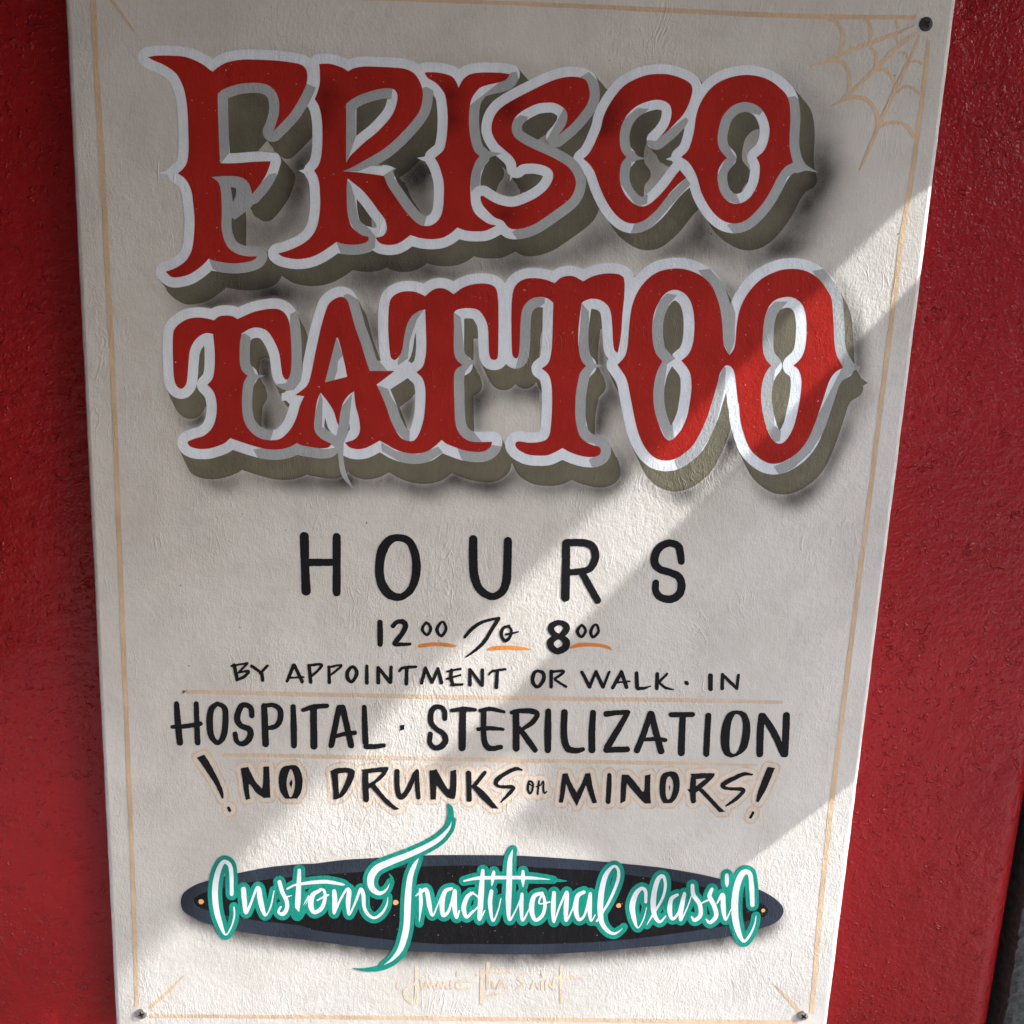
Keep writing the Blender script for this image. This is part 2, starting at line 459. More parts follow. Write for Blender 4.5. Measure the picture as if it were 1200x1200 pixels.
RED['TAT']="""@180,340 138,310 150,270 190,230 250,200 320,192 380,200 425,212! 460,185 510,178 555,183 590,203! 640,180 700,155 770,138 840,130 890,138 930,170 955,230 965,320 970,420 970,520 962,590 945,625 925,625 905,590 895,520 885,450 860,380 820,310 780,275 720,262 670,275 620,305!
608,370 605,460 610,530 630,575 662,602! 635,650 625,720 622,800 628,880 650,950 700,1010 760,1045 830,1055 890,1045 940,1005 980,950 1010,880 1030,810 1060,745! 995,738! 1060,690 1090,650
@330,330 210,640 230,540 250,440 275,330 300,240 330,160 380,118 430,108 465,140 490,220 520,330 560,440 590,540 620,628! 795,628! 668,725! 700,790 740,890 770,980 810,1060 850,1105 900,1122 940,1110 975,1050 1000,960 1010,860 1010,750 990,680 948,637! 990,600 1010,540 1018,450 1015,330 1010,195!
960,210 910,250 880,310 860,400 850,470 830,520 800,550 780,545 765,520 755,430 750,300 755,180 770,120 810,85 870,68 940,72 985,90 @440,300 350,282! 400,240 450,225 500,235 550,268! 610,225 680,200 760,193 820,205 850,235 862,300 865,400 865,550 862,690 852,725 830,730 810,720 798,680 795,600 790,500 770,440 730,385 680,368 620,368 570,380 550,402!
552,500 550,620 555,690 575,735 612,767! 570,795 553,840 552,950 555,1050 560,1150 @460,420 455,500 490,550 540,580 600,588 700,585! 690,620 650,650 590,658 500,645 430,620 380,600 345,572! 300,615 240,655 160,670 80,660 10,635 @330,420 740,605 690,578!
650,600 590,630 530,638 480,625 445,592! 510,570 545,530 552,480 540,400 520,330 510,232! 470,260 430,320 410,400 403,470! 390,450 370,380 330,310 275,240! 250,300 235,400 228,480 245,530 290,570 352,600! 330,625 280,632 200,622 140,610 110,595!
@180,440 950,505 880,520 800,518 720,500 640,475 580,455 540,440! 500,475 440,500 380,515 310,515 260,500 242,480 245,462 300,440 350,425 400,385 430,330 445,250 440,170 420,110 378,65! @180,340 415,620 430,540 430,420 418,308! 370,302 320,325 280,370 255,430 245,520 240,600 230,660 205,690 180,688 155,660 142,600 138,500 135,400
| @330,330 385,395! 402,410 440,560 462,668! 380,690 305,708! 340,570"""
RED['T']="""@580,300 118,320 130,240 160,190 210,162 270,155 340,162 390,178 420,192! 460,155 510,140 560,145 620,178! 670,150 730,130 800,122 870,128 905,150! 912,200 908,300 895,420 890,520 880,600 863,682! 840,660 830,600 825,500 815,400 790,345 740,310 680,300 630,315 610,330!
600,400 588,500 585,600 595,690 615,745 642,772! 600,820 585,880 570,960 565,1050 567,1150 @580,400 590,650 630,700 690,730 730,740 745,765 735,795 700,812 640,812 570,795 520,775 475,750! 430,775 370,800 300,803 230,795 170,765 145,735 148,710 175,703
240,712 310,708 360,690 385,650 395,580 402,450 400,330 385,250 360,215 328,192! @580,300 375,750 395,680 405,560 408,430 410,328! 370,298 310,288 250,305 205,350 185,410 178,500 175,600 168,690 150,720 125,700 118,640 115,500 115,400"""
RED['OO']="""@710,300 80,765! 130,710 150,650 160,550 170,430 190,330 230,240 290,165 360,115 440,92 520,88 600,105 680,145 740,205 780,290 805,380 820,500 825,600 840,650 868,697! 900,650 912,580 920,480 940,380 980,290 1040,210 1110,150
@850,300 360,108 430,92 510,92 590,115 660,165 710,230 745,300 755,400 762,500 765,600 780,690 828,785! 770,820 730,880 700,970 670,1060 640,1150 @850,400 620,600 580,690 520,770 440,830 370,858 300,855 230,815 170,750 130,650 105,550 95,430
@710,430 930,260 920,160 905,50 885,5 855,-12 830,0 800,50 780,130 750,230 720,330 680,430 620,540 560,600 500,640 430,658 360,645 300,600 250,520 215,420 190,300 170,200 150,100 120,40
| @710,300 397,740! 350,680 330,600 325,500 340,400 380,310 430,255 490,238 550,262 595,320 618,410 622,520 610,620 580,690 530,735! 575,790 598,850 600,950 585,1060 @710,430 570,350 530,440 480,500 445,516 410,490 370,400 340,290 333,180 345,90 365,20
| @850,300 322,770! 280,720 262,640 265,520 280,420 310,350 360,305 440,287 500,305 545,350 568,430 572,540 560,650 530,720 478,770! @850,400 515,200 535,270 530,370 510,480 480,600 430,690 380,720 330,690 290,610 262,500 250,380 262,280 290,210"""
# white spurs (px-frame polygons)
SPUR={
'F':["@160,40 215,940! 215,958 150,978! 230,990 290,1010! 290,960!"],
'RI':["@320,40 215,950! 178,960! 235,985 290,970!","@480,60 110,740! 50,750! 120,775 180,745!","@320,40 600,972! 770,920 865,945! 800,1000!"],
'S':["@480,60 710,850! 703,920! 735,870 770,840!"],
'C':["@640,60 215,735! 195,735! 240,775 270,757!"],
'O':["@790,60 30,725! -60,758! -20,770 50,770!"],
'T':[],'OO':["@850,300 870,700! 900,750 945,785! 890,815 850,860! 830,785!"],'TAT':["@330,330 660,725! 800,600 900,560! 930,640 760,760!","@180,340 900,725! 1000,700! 1060,760! 900,780!"]}
GSPUR=["@480,60 560,700! 600,712 655,718! 600,735 540,755! 500,738!","@640,60 610,700! 650,740 722,755! 650,765 600,780! 560,745!","@790,60 895,740! 930,800 1020,857! 930,840 860,860! 830,785!",
"@180,340 690,550! 720,590 790,600! 730,625 700,670! 660,602!","@440,300 625,690! 660,725 725,745! 670,765 630,820! 610,767!","@580,300 665,700! 700,755 770,770! 700,790 665,850! 640,772!",
"@330,420 350,600! 380,560 400,470! 440,560! 435,700 460,820 510,922! 440,850 410,780 395,650!"]
F_FILL = "@160,180 540,175 700,160 780,215 805,285 860,300 800,385 690,465 640,420 600,300 590,230 | 663,235 700,242 700,290 678,342"
GRAY={
'F':["@160,40 560,330 1000,330 1190,345 1275,380 1255,430 1230,560 1000,840 860,825 797,748 650,700 652,838 590,912 560,912",
     "@160,40 520,995 805,1000 805,1120 935,985 980,975 1000,1040 900,1220 760,1330 850,1480 925,1500 925,1620 700,1740 535,1650 502,1565 590,1300"],
'RI':["@320,40 500,480 700,370 840,380 832,455 790,465 580,530 583,720 517,905 500,905",
      "@320,40 1045,380 1080,370 1125,395 1140,480 1110,600 900,820 762,930 690,927 600,965 490,968 900,700",
      "@320,160 775,275 850,225 880,225 850,290 1085,545 1062,628 1000,625 780,330",
      "@320,160 515,300 545,330 575,430 600,580 680,650 720,700 718,780 600,860 475,820 445,740 600,700 515,560",
      "@480,60 700,165 715,150 752,145 770,210 700,290 520,340 500,500 520,650 570,700 560,760 500,850 490,980 440,1030 400,760 400,400"],
'S':["681,90 690,84 706,100 709,118 690,145 662,172 673,180 695,210 693,235 673,262 640,282 613,290 600,272 615,262 670,225 640,180 640,165",
     "@480,60 700,500 780,450 835,462 800,530 850,595 900,610 990,640 1080,600 1200,430 1200,560 1060,680 1180,760 1200,900 1100,900 700,640"],
'C':["@640,60 500,520 640,400 725,405 640,480 590,600 600,700 722,755 600,780 590,900 660,1010 715,1010 710,1070 640,1100 500,900",
     "@640,60 800,600 960,480 985,465 1000,490 960,570 850,680 760,705 690,625 775,630",
     "@640,180 985,170 1015,215 900,340 760,500 650,585 590,570 620,490 800,350"],
'O':["@790,60 795,325 850,315 885,350 915,450 900,700 930,850 800,880 700,1100 540,1260 420,1285 370,1220 500,1190 650,1020",
     "@790,60 365,750 300,700 290,550 380,380 500,345 580,365 625,420 600,450 560,440 500,430 420,500 380,600 400,700 440,755 420,790 385,880 400,990 440,1010 470,1080 330,1040 290,900"],
'TAT':["@180,340 960,170 1000,148 1058,220 1052,400 1050,560 1035,640 990,700 920,712 880,680 865,660 930,655 955,600",
       "@180,340 600,320 640,303 680,330 695,540 720,600 710,660 715,850 760,960 850,965 820,1055 700,1060 600,900",
       "@180,440 700,520 1010,470 1200,520 1320,500 1340,600 1160,620 1030,590 850,610 745,598",
       "@330,330 435,95 470,85 560,140 600,260 672,450 690,560 740,625 620,640 590,560 470,200",
       "@330,330 385,390 430,520 395,560 392,625 370,695 305,712 295,690",
       "@330,420 275,240 288,290 285,480 400,555 410,600 350,610 240,560 215,470",
       "@330,420 512,230 495,260 480,400 470,520 440,590 400,640 400,450 420,340",
       "@330,330 666,725 750,755 765,800 900,1020 900,1125 870,1122 760,1000 660,760",
       "@440,300 345,370 290,450 240,600 228,720 160,770 155,740 190,650 200,450 300,380",
       "@440,300 550,395 600,430 622,650 660,720 630,800 630,1100 670,1210 760,1320 900,1340 920,1420 880,1460 750,1465 640,1462 600,1420 560,1300 540,900",
       "@330,420 700,590 705,650 880,755 1000,750 1135,660 1100,620 960,675 800,650"],
'T':["@580,300 350,295 350,330 290,380 260,500 250,730 215,800 140,810 160,730 170,500 190,340 280,280",
     "@580,300 610,332 660,390 668,680 700,760 690,790 665,850 640,1000 640,1190 690,1250 800,1260 860,1330 840,1410 740,1500 680,1480 660,1430 740,1390 700,1320 600,1300 550,1200 570,900"],
'OO':["@710,300 650,100 730,90 850,220 910,400 905,600 868,697 820,600 780,300",
      "@710,300 370,320 430,262 500,275 445,340 425,450 430,640 475,705 490,720 430,760 412,900 420,1060 470,1180 480,1290 430,1300 330,1100 320,500",
      "@710,430 830,-5 843,10 835,150 770,430 620,680 520,745 480,660 620,520 760,150",
      "@850,300 610,105 690,90 830,260 870,450 870,700 940,785 850,860 780,980 700,1220 600,1380 480,1490 380,1545 340,1480 450,1430 650,1120 820,785 760,650 740,300",
      "@850,300 270,400 350,320 440,320 385,380 345,500 350,650 405,730 350,800 335,950 345,1190 390,1230 385,1300 340,1310 240,1100 240,600"]}
# black lettering: name, line, list of strokes "x,y,w" or polygons 'P ...'
BL=[]
def L(line,ch,*s): BL.append((line,ch,s))
o1="@330,610 ";o2="@510,610 ";o3="@650,610 ";o4="@190,760 ";o5="@370,760 ";o6="@550,760 ";o7="@740,770 "
L('HOURS','H',o1+"160,112,66 165,300,60 173,495,66",o1+"388,116,58 388,505,56",o1+"190,294,54 370,294,50")
L('HOURS','O',"P "+o1+"820,95 900,115 950,180 978,290 972,400 930,500 870,550 820,565 750,550 690,490 660,400 658,300 680,190 740,115 | 825,145 880,170 910,240 918,330 905,430 870,490 825,512 775,490 730,420 720,330 735,240 775,165")
L('HOURS','U',o2+"268,132,60 268,300,62 278,400,62 315,485,58 392,533,52 462,508,54 500,430,60 508,300,60 512,142,56")
L('HOURS','R',o2+"921,160,56 920,300,58 915,540,62",o2+"925,155,52 1050,157,54 1108,185,56 1127,250,56 1105,315,52 1060,350,48 930,366,44",o2+"1040,380,48 1090,470,52 1142,562,50")
L('HOURS','S',o3+"890,288,48 885,240,54 868,180,54 810,158,52 750,178,54 710,232,58 703,298,58 740,342,54 810,364,52 872,395,56 892,450,58 880,510,56 840,545,56 790,553,54 732,530,52 708,485,50 712,438,48")
L('12:00 TO 8:00','1',o1+"693,715,38 693,800,42 693,868,38")
L('12:00 TO 8:00','2',o1+"782,742,32 810,714,32 855,712,38 872,745,38 845,800,36 798,858,36 820,870,30 903,868,22")
L('12:00 TO 8:00','0',o1+"1018,718,20 1050,760,22 1022,803,20 990,765,22 1018,718,20")
L('12:00 TO 8:00','0',o1+"1140,716,20 1156,765,22 1122,810,22 1092,770,24 1115,722,20 1140,716,18")
L('12:00 TO 8:00','T',o2+"208,818,22 260,760,26 335,712,24 448,684,18",o2+"446,688,28 405,755,26 350,845,26 290,905,22 215,960,10")
L('12:00 TO 8:00','O',o2+"520,740,20 480,755,22 465,800,24 490,845,24 525,820,22 535,770,20 515,742,18",o2+"500,800,18 540,792,16 585,782,10")
L('12:00 TO 8:00','8',o2+"872,716,36 920,740,46 918,775,46 870,815,40 820,780,44 820,740,44 872,716,36",o2+"868,818,36 918,845,50 915,890,50 862,918,46 815,888,48 815,845,46 868,818,36")
L('12:00 TO 8:00','0',o2+"1030,735,18 1058,775,22 1028,817,20 1000,780,24 1030,735,18")
L('12:00 TO 8:00','0',o2+"1135,733,18 1148,780,20 1110,820,20 1094,785,24 1112,742,20 1135,733,16")
A='BY APPOINTMENT OR WALK-IN'
L(A,'B',o4+"508,115,26 527,215,26",o4+"487,122,14 600,102,16",o4+"598,105,18 540,168,18",o4+"545,165,16 608,160,20 580,195,22 525,222,18")
L(A,'Y',o4+"630,122,22 692,165,22",o4+"742,120,20 690,175,20",o4+"700,170,24 708,222,26")
L(A,'A',o4+"925,118,28 880,228,22",o4+"930,115,24 985,232,26",o4+"890,206,16 995,200,14")
L(A,'P',o4+"1035,120,26 1045,235,26",o4+"1030,118,20 1120,112,20 1100,150,20 1050,195,18")
L(A,'P',o1+"333,1028,22 337,1138,24",o1+"330,1032,18 420,1016,16 390,1050,18 345,1085,16")
L(A,'O',o1+"500,1027,22 528,1060,26 520,1100,28 490,1134,24 464,1105,30 466,1060,28 500,1027,20")
L(A,'I',o1+"600,1022,22 600,1142,28")
L(A,'N',o1+"680,1035,28 680,1140,28",o1+"685,1040,26 758,1130,26",o1+"770,1030,24 766,1135,28")
L(A,'T',o1+"828,1058,18 855,1035,22 945,1028,20",o1+"880,1038,26 878,1146,28")
L(A,'M',o1+"1012,1035,22 985,1140,26",o1+"1012,1040,24 1055,1130,26",o1+"1060,1138,22 1100,1040,22",o1+"1100,1042,24 1125,1138,28")
L(A,'E',o5+"955,150,24 950,200,26 965,255,24",o5+"925,160,16 1018,142,18",o5+"922,212,18 1018,186,14",o5+"955,255,22 1030,252,18")
L(A,'N',o5+"1085,148,24 1085,255,26",o5+"1092,155,24 1160,250,24",o5+"1172,150,24 1172,258,24")
L(A,'T',o6+"140,182,14 165,158,18 255,145,18",o6+"198,160,24 190,272,28")
L(A,'O',o6+"480,157,22 520,175,28 520,225,28 478,270,24 447,235,28 452,180,28 480,157,20")
L(A,'R',o6+"575,160,26 576,268,26",o6+"580,162,20 662,158,20 640,185,22 600,212,18",o6+"600,218,18 680,268,18")
L(A,'W',o6+"792,165,24 845,268,28",o6+"845,268,24 890,162,24",o6+"890,165,26 940,268,28",o6+"942,268,22 985,162,18")
L(A,'A',o6+"1070,165,26 1008,275,26",o6+"1070,165,28 1105,272,28",o6+"1035,238,16 1128,230,14")
L(A,'L',o7+"35,112,28 40,210,30",o7+"45,220,26 90,218,20 135,203,8")
L(A,'K',o7+"182,118,26 178,220,26",o7+"250,118,18 190,178,20",o7+"190,175,18 240,215,20 298,228,10")
L(A,'dot',o7+"385,180,28 392,185,26")
L(A,'I',o7+"556,130,34 555,222,34")
L(A,'N',o7+"640,122,24 638,220,26",o7+"645,128,24 735,215,24",o7+"752,125,22 740,220,24")
H='HOSPITAL STERILIZATION'
L(H,'H',o4+"102,388,38 112,520,46 125,660,46",o4+"240,388,36 250,660,42",o4+"72,550,28 170,545,34 270,528,32")
L(H,'O',o4+"390,386,30 440,420,40 446,530,44 430,620,42 390,662,34 345,610,44 335,520,48 345,430,44 385,388,32")
L(H,'S',o4+"632,470,40 625,420,40 598,398,36 560,402,42 535,450,44 530,505,44 560,545,40 612,565,42 622,605,46 600,650,44 560,670,36 525,650,34 514,600,38")
L(H,'P',o4+"718,405,44 722,500,46 728,670,48",o4+"715,402,30 785,398,34 828,430,40 830,495,42 800,545,38 740,560,28")
L(H,'I',o4+"922,408,38 926,550,44 928,680,44")
L(H,'T',o4+"992,432,28 1060,410,36 1158,402,34",o4+"1065,420,48 1068,685,50")
L(H,'A',o5+"165,415,42 110,680,42",o5+"190,415,44 250,680,44",o5+"130,622,26 200,600,32 275,592,34")
L(H,'L',o5+"342,412,34 346,550,42 352,660,44",o5+"355,688,38 420,688,36 478,680,32")
L(H,'dot',"P "+o5+"593,538! 624,534! 622,568! 596,576!")
L(H,'S',o5+"908,490,36 905,440,38 880,412,34 838,412,36 812,450,40 812,520,40 850,565,36 900,600,40 912,650,44 880,690,42 835,696,36 803,660,36 806,600,36")
L(H,'T',o5+"955,435,26 1040,425,36 1120,430,28",o5+"1035,430,48 1030,695,52")
L(H,'E',o6+"102,440,40 100,560,40 105,640,42 125,690,44 165,702,38 222,692,34",o6+"78,435,28 150,424,32 245,445,22",o6+"62,566,26 150,560,32 238,567,22")
L(H,'R',o6+"328,450,48 330,700,50",o6+"298,450,30 350,438,34 440,440,40 478,462,36 450,512,36 400,550,30 345,580,22",o6+"350,560,34 410,640,44 462,712,40")
L(H,'I',o6+"555,440,42 552,580,50 553,712,46")
L(H,'L',o6+"668,448,48 665,600,48 675,670,50 700,710,46",o6+"690,705,44 745,718,42 800,708,30")
L(H,'I',o6+"870,450,42 862,580,48 862,712,50")
L(H,'Z',o6+"962,460,42 1040,450,36 1115,448,36",o6+"1110,458,36 1050,560,44 970,695,48",o6+"962,712,42 1110,708,42")
L(H,'A',o7+"132,400,44 85,540,44 38,655,44",o7+"140,400,48 170,520,46 208,660,48",o7+"80,580,26 160,576,30 238,582,30")
L(H,'T',o7+"280,405,38 430,403,36",o7+"360,415,46 350,672,50")
L(H,'I',o7+"540,412,44 525,680,44")
L(H,'O',"P "+o7+"690,385 760,375 810,400 835,470 832,560 810,640 760,685 700,705 650,680 628,610 632,510 655,430 | 745,400 775,430 782,500 770,590 745,660 715,680 692,650 690,560 700,470 720,415")
L(H,'N',o7+"915,415,48 905,540,50 902,680,50",o7+"925,415,48 1000,530,50 1068,680,48",o7+"1090,410,50 1085,540,50 1078,680,50")
D='NO DRUNKS OR MINORS'
L(D,'exclamation',"P "+o4+"245,765! 298,745! 345,820 400,930 428,1000 432,1045 422,1058! 400,1010 370,950 310,860",o4+"468,1120,22 476,1138,22")
L(D,'N',"P "+o4+"552,842! 605,830! 650,920 685,965 708,970 712,828! 752,828! 758,940 762,1048! 715,1050! 660,1010 612,950 615,1030 622,1055! 590,1064! 575,1000 565,920")
L(D,'O',"P "+o4+"840,840 890,822 940,820 970,850 988,920 980,1000 950,1055! 865,1055! 830,1000 820,920 | 905,848 928,890 935,950 925,1010 905,1045 885,1010 876,950 885,890","P "+o4+"908,915! 918,945! 908,980! 895,950!")
L(D,'D',"P "+o5+"105,860! 150,840 230,838 270,855 275,885 250,950 200,1030 150,1060! 125,1060! 122,980 | 155,880! 220,872 222,900 190,980 165,1025! 160,950")
L(D,'R',o5+"350,870,42 350,960,44 355,1060,42","P "+o5+"325,850! 440,835 510,832 500,870 470,910 400,965 350,1000! 345,960! 400,935 450,890 462,868 400,872 345,880!","P "+o5+"370,965! 420,955! 480,1030 540,1090 592,1128! 550,1135! 480,1080 420,1010")
L(D,'U',o5+"572,862,36 572,960,38 585,1030,38 610,1042,36 650,990,36 700,880,34",o5+"712,862,30 715,960,34 722,1045,32")
L(D,'N',"P "+o5+"800,858! 850,848! 890,920 940,990 948,860! 988,850! 990,950 982,1045 965,1058! 920,1040 850,960! 845,1060! 808,1062!")
L(D,'K',o5+"1075,875,38 1080,1060,36",o5+"1190,870,26 1110,970,30","P "+o5+"1095,970! 1130,960! 1200,1020 1285,1125! 1240,1122! 1170,1060")
L(D,'S',o6+"368,853,14 325,845,28 250,880,30 195,922,34 188,950,28 215,970,22 290,972,28 308,985,28 270,1030,24 222,1080,10")
L(D,'or',o6+"425,930,14 447,950,16 440,1000,16 425,1018,14 412,990,18 415,950,16 425,930,14",o6+"415,945,10 450,970,10",o6+"490,930,14 480,1022,14",o6+"470,970,10 500,960,10 522,932,12 520,985,14 528,1015,14 545,1005,10")
L(D,'M',"P "+o6+"655,878! 690,876! 720,950 755,1010! 790,950 815,878! 850,874! 870,980 898,1082! 868,1090! 845,1030 820,960! 790,1030 755,1108! 710,1020 680,950! 672,1020 658,1083! 630,1083! 642,980")
L(D,'I',o6+"985,890,32 982,980,36 976,1075,36")
L(D,'N',"P "+"@696,770 "+"195,826! 245,826! 300,890 350,945 358,832! 398,822! 396,930 400,1028! 360,1030! 300,970 232,890! 225,960 222,1010! 185,1030! 190,920")
L(D,'O',"P "+o7+"215,825 260,805 310,808 335,850 338,920 320,980 285,1025! 225,1028! 203,980 197,900 | 270,838 292,880 292,930 275,985 255,1000 242,970 240,900 250,855","P "+o7+"268,890! 273,915! 268,945! 263,915!")
L(D,'R',o7+"435,850,38 432,925,42 435,1010,38","P "+o7+"412,820! 500,815 585,815! 580,840 540,880 490,925 430,970! 390,930! 440,915 500,870 520,852 440,860!","P "+o7+"465,930! 500,922! 560,985 620,1050 662,1088! 615,1090! 560,1030")
L(D,'S',o7+"848,826,12 790,822,28 720,852,32 650,890,34 645,912,28 690,925,22 775,928,28 785,945,26 730,1000,26 665,1045,12")
L(D,'exclamation',"P "+o7+"958,770! 1008,780! 980,850 940,940 892,1022! 876,1012! 885,960 920,860",o7+"855,1092,18 838,1125,20")
TAN=[("218,811.5,3 240,811,4.8 500,816.5,5 800,820.5,5 917,823,4","gold_rule"),("260,884.5,3 300,885,4.4 600,891,4.6 800,894.5,4 887,896.5,2","gold_rule"),
("109,-8,6.6 112,60,6.8 120,200,6.8 128,350,6.4 135,500,6 144,740,5.8 154.7,1000,5.4 160.5,1180,4.6","border_line"),
("112,-8,4.5 300,-5.5,4.5 533,1.5,4.6 710,8.6,5.6 920,18.3,6 1074,20.6,4.6","border_line"),
("1088,47,4.6 1085,80,5.4 1078,140,5.6 1069.5,200,6 1054,300,6.2 1041.7,400,6.2 1029,500,6 1017,600,6 999,740,6 968,1000,6 951,1188,5.4","border_line"),
("176,1190.5,4 350,1191.5,4.4 560,1193.7,4.6 760,1196,4.6 934,1198,4.4","border_line"),
("175,1181,4 195,1164,4 215,1143,1.4","corner_tick"),("937,1186,5 925,1172,4 905.5,1152,1.2","corner_tick"),("120,-12,4 135,6,4 150,27,3.4 158,37,1.4","corner_tick")]
WEB=["@920,0 910,180,8 780,235,26 620,295,30 400,380,30 290,430,26 180,462,8","@920,0 915,235,26 790,330,32 640,480,28 450,660,26 400,705,26 320,748,8","@920,0 945,250,14 890,390,26 780,620,26 660,880,28 590,1050,22 525,1190,16",
"@920,0 300,135,26 350,150,30 395,205,28 405,270,26 385,360,20","@920,0 570,130,26 600,180,22 605,240,20 595,290,20","@920,0 780,145,14 790,200,14","@920,0 325,430,24 400,438,30 440,490,30 455,560,28 450,640,22","@920,0 600,335,22 635,370,24 642,420,24 635,470,20","@920,0 775,262,16 790,290,14 800,320,12",
"@920,0 410,700,24 490,685,30 570,700,28 620,750,28 645,810,30 655,880,26","@920,0 640,495,22 700,490,26 745,530,24 765,590,24 765,640,20","@920,0 800,368,16 845,375,20 865,410,18","@920,0 665,890,26 740,862,28 820,868,28 875,905,30 905,960,30","@920,0 790,650,18 840,610,22 900,622,22 945,660,20","@920,0 880,440,16 925,430,18 975,455,18"]
ORANGE=["@510,610 -110,272,1 -113,274,24 -30,258,26 60,264,24 146,882,1".replace(" -110,272,1","").replace("-113,274,24 -30,258,26 60,264,24 146,882,1","-110,882,26 -20,870,28 60,872,26 120,880,22 150,881,6"),
"@510,610 375,905,14 410,898,28 500,892,26 600,898,24 668,905,6","@650,610 115,892,18 170,875,30 240,872,26 320,878,24 375,892,22 400,908,8"]
SC="@200,940 ";SD="@370,940 ";SE="@540,950 ";SF="@720,950 "
SCRIPT={'Custom':([SC+"430,645,32 428,520,34 415,440,34 370,420,34 330,500,44 312,620,48 320,740,46 345,840,40 385,930,18 425,880,16 448,800,18 446,735,14",
SC+"512,610,40 520,700,40 530,775,30 560,720,22 600,615,24 620,605,34 630,680,44 650,760,36 670,795,18 705,730,16 728,620,14",
SC+"765,560,34 785,630,34 815,690,34 818,745,34 790,785,34 758,770,22 775,735,20",SC+"815,665,18 850,655,12",
SC+"905,478,30 900,600,40 895,700,44 890,795,26 930,740,18 970,660,18",SC+"820,608,18 870,582,20 930,572,26 1000,562,30 1100,558,32 1200,575,24 1225,580,10",
SC+"1050,620,26 1000,650,38 985,720,44 1010,772,34 1060,745,34 1085,680,30 1080,620,24 1050,612,24",SC+"1030,690,14 1075,665,20 1110,650,18",
SD+"130,625,36 135,700,42 130,780,22 170,690,20 215,615,24 235,625,36 228,700,40 235,790,20 280,700,22 315,612,28 335,650,34 340,730,30 365,785,28 410,812,24 460,785,24 498,725,18 508,665,8"],[]),
'Traditional':([SD+"958,125,4 935,185,22 870,255,38 780,310,42 650,370,46 520,420,50 430,465,54 388,530,56 395,600,48 445,638,34 495,615,18 525,560,5",
SD+"725,392,8 695,440,34 665,520,44 652,620,50 645,740,52 640,860,50 620,960,50 590,1040,42 535,1105,24 478,1142,6",
SD+"735,612,26 740,700,32 732,800,16 728,850,6",SD+"705,655,14 740,630,24 775,612,32 790,660,38 800,730,38 820,795,20 850,740,16 880,660,12",
SD+"955,605,26 910,625,34 888,700,42 895,790,34 930,770,26 955,700,22 978,620,30 975,720,40 990,810,24 1010,760,16",
SE+"85,575,24 45,605,34 20,680,38 40,745,28 85,705,24",SE+"70,572,18 105,590,18 140,625,18",SE+"60,730,14 95,700,18 135,660,18",SE+"155,420,30 145,550,44 135,700,42 132,765,22 168,700,14",SE+"22,492,16 120,472,28 300,468,30 480,470,28 580,477,16 650,484,3",
SE+"215,565,34 205,650,36 225,772,22 262,700,16 282,615,12",SE+"232,428,26 225,470,34 218,525,12",SE+"365,270,8 345,350,38 340,500,46 335,650,44 342,765,24 385,700,16 420,620,18",
SE+"430,585,30 425,680,36 435,770,22 475,700,16 505,640,14",SE+"437,425,26 437,480,34 438,535,10",SE+"572,578,28 515,600,36 497,690,42 522,765,30 572,735,30 592,660,28 575,590,24 550,650,16 625,640,18",
SE+"655,575,32 650,680,40 655,780,20 695,670,20 745,570,26 740,680,40 740,772,22 785,690,16 800,620,12",SE+"865,570,30 820,600,36 808,690,42 828,762,30 868,735,22 895,640,22 910,580,26 905,690,38 915,772,18 945,730,14",
SE+"955,775,18 1040,640,24 1100,500,28 1108,420,26 1075,388,24 1020,450,38 990,560,44 980,680,46 990,780,40 1030,840,32 1080,862,22 1130,832,10 1145,815,3"],
[SD+"928,8,6 945,40,36 950,100,46 935,180,60",SD+"610,1060,60 540,1120,56 470,1158,44 400,1172,34 330,1175,20 260,1165,4",SD+"515,500,6 538,540,22 530,600,24",SE+"600,478,40 680,488,24 745,493,5"]),
'classic':([SF+"220,640,26 218,565,30 190,545,30 150,585,40 125,670,46 138,760,36 165,822,14 205,760,14 225,680,12",SF+"228,800,10 270,730,20 335,620,24 358,530,26 345,462,28 310,475,36 282,560,42 272,660,44 285,740,36 320,780,24 360,740,14",
SF+"442,590,26 400,620,34 388,700,38 408,760,26 450,715,22 475,620,20 492,582,28 472,680,38 465,768,22 512,680,14 540,600,12",SF+"548,525,32 555,590,36 598,655,36 605,730,34 565,768,30 542,745,18",
SF+"685,550,28 668,600,36 700,665,38 715,738,36 672,785,28 645,762,18",SF+"600,655,14 650,630,18 690,620,16",SF+"720,650,14 760,590,34 765,680,40 782,765,22 820,690,12",SF+"790,452,32 790,505,32 790,535,10",
SF+"970,660,36 965,540,40 950,440,36 900,440,46 858,540,50 845,680,54 862,820,48 905,915,26 950,875,22 985,800,16 995,740,12"],[])}
ELL_O="@200,940 72,690 90,640 140,600 200,570 270,548 400,515 500,492 700,455 900,435 @370,940 0,430 200,405 480,388 800,372 1100,371 @540,950 400,315 800,340 1150,372 @720,950 250,390 400,410 600,445 750,480 900,520 1020,555 1120,610 1180,670 1187,720 1150,775 1080,812 1010,830 850,875 600,915 300,950 0,975 @540,950 1000,985 700,1003 400,1010 0,1000 @370,940 900,1055 600,1045 300,1018 0,975 @200,940 900,962 700,940 480,905 250,850 150,805 95,770 75,730"
ELL_I="@200,940 165,695 180,665 270,625 500,572 700,540 900,520 @370,940 0,512 300,490 600,460 900,446 1200,445 @540,950 400,390 800,412 960,420 @720,950 60,445 400,490 600,530 800,575 1020,650 1065,675 1080,700 1060,740 1000,755 850,795 700,822 300,880 0,912 @540,950 900,925 500,938 0,935 @370,940 900,998 600,975 300,940 0,900 @200,940 900,865 600,830 350,785 200,735"
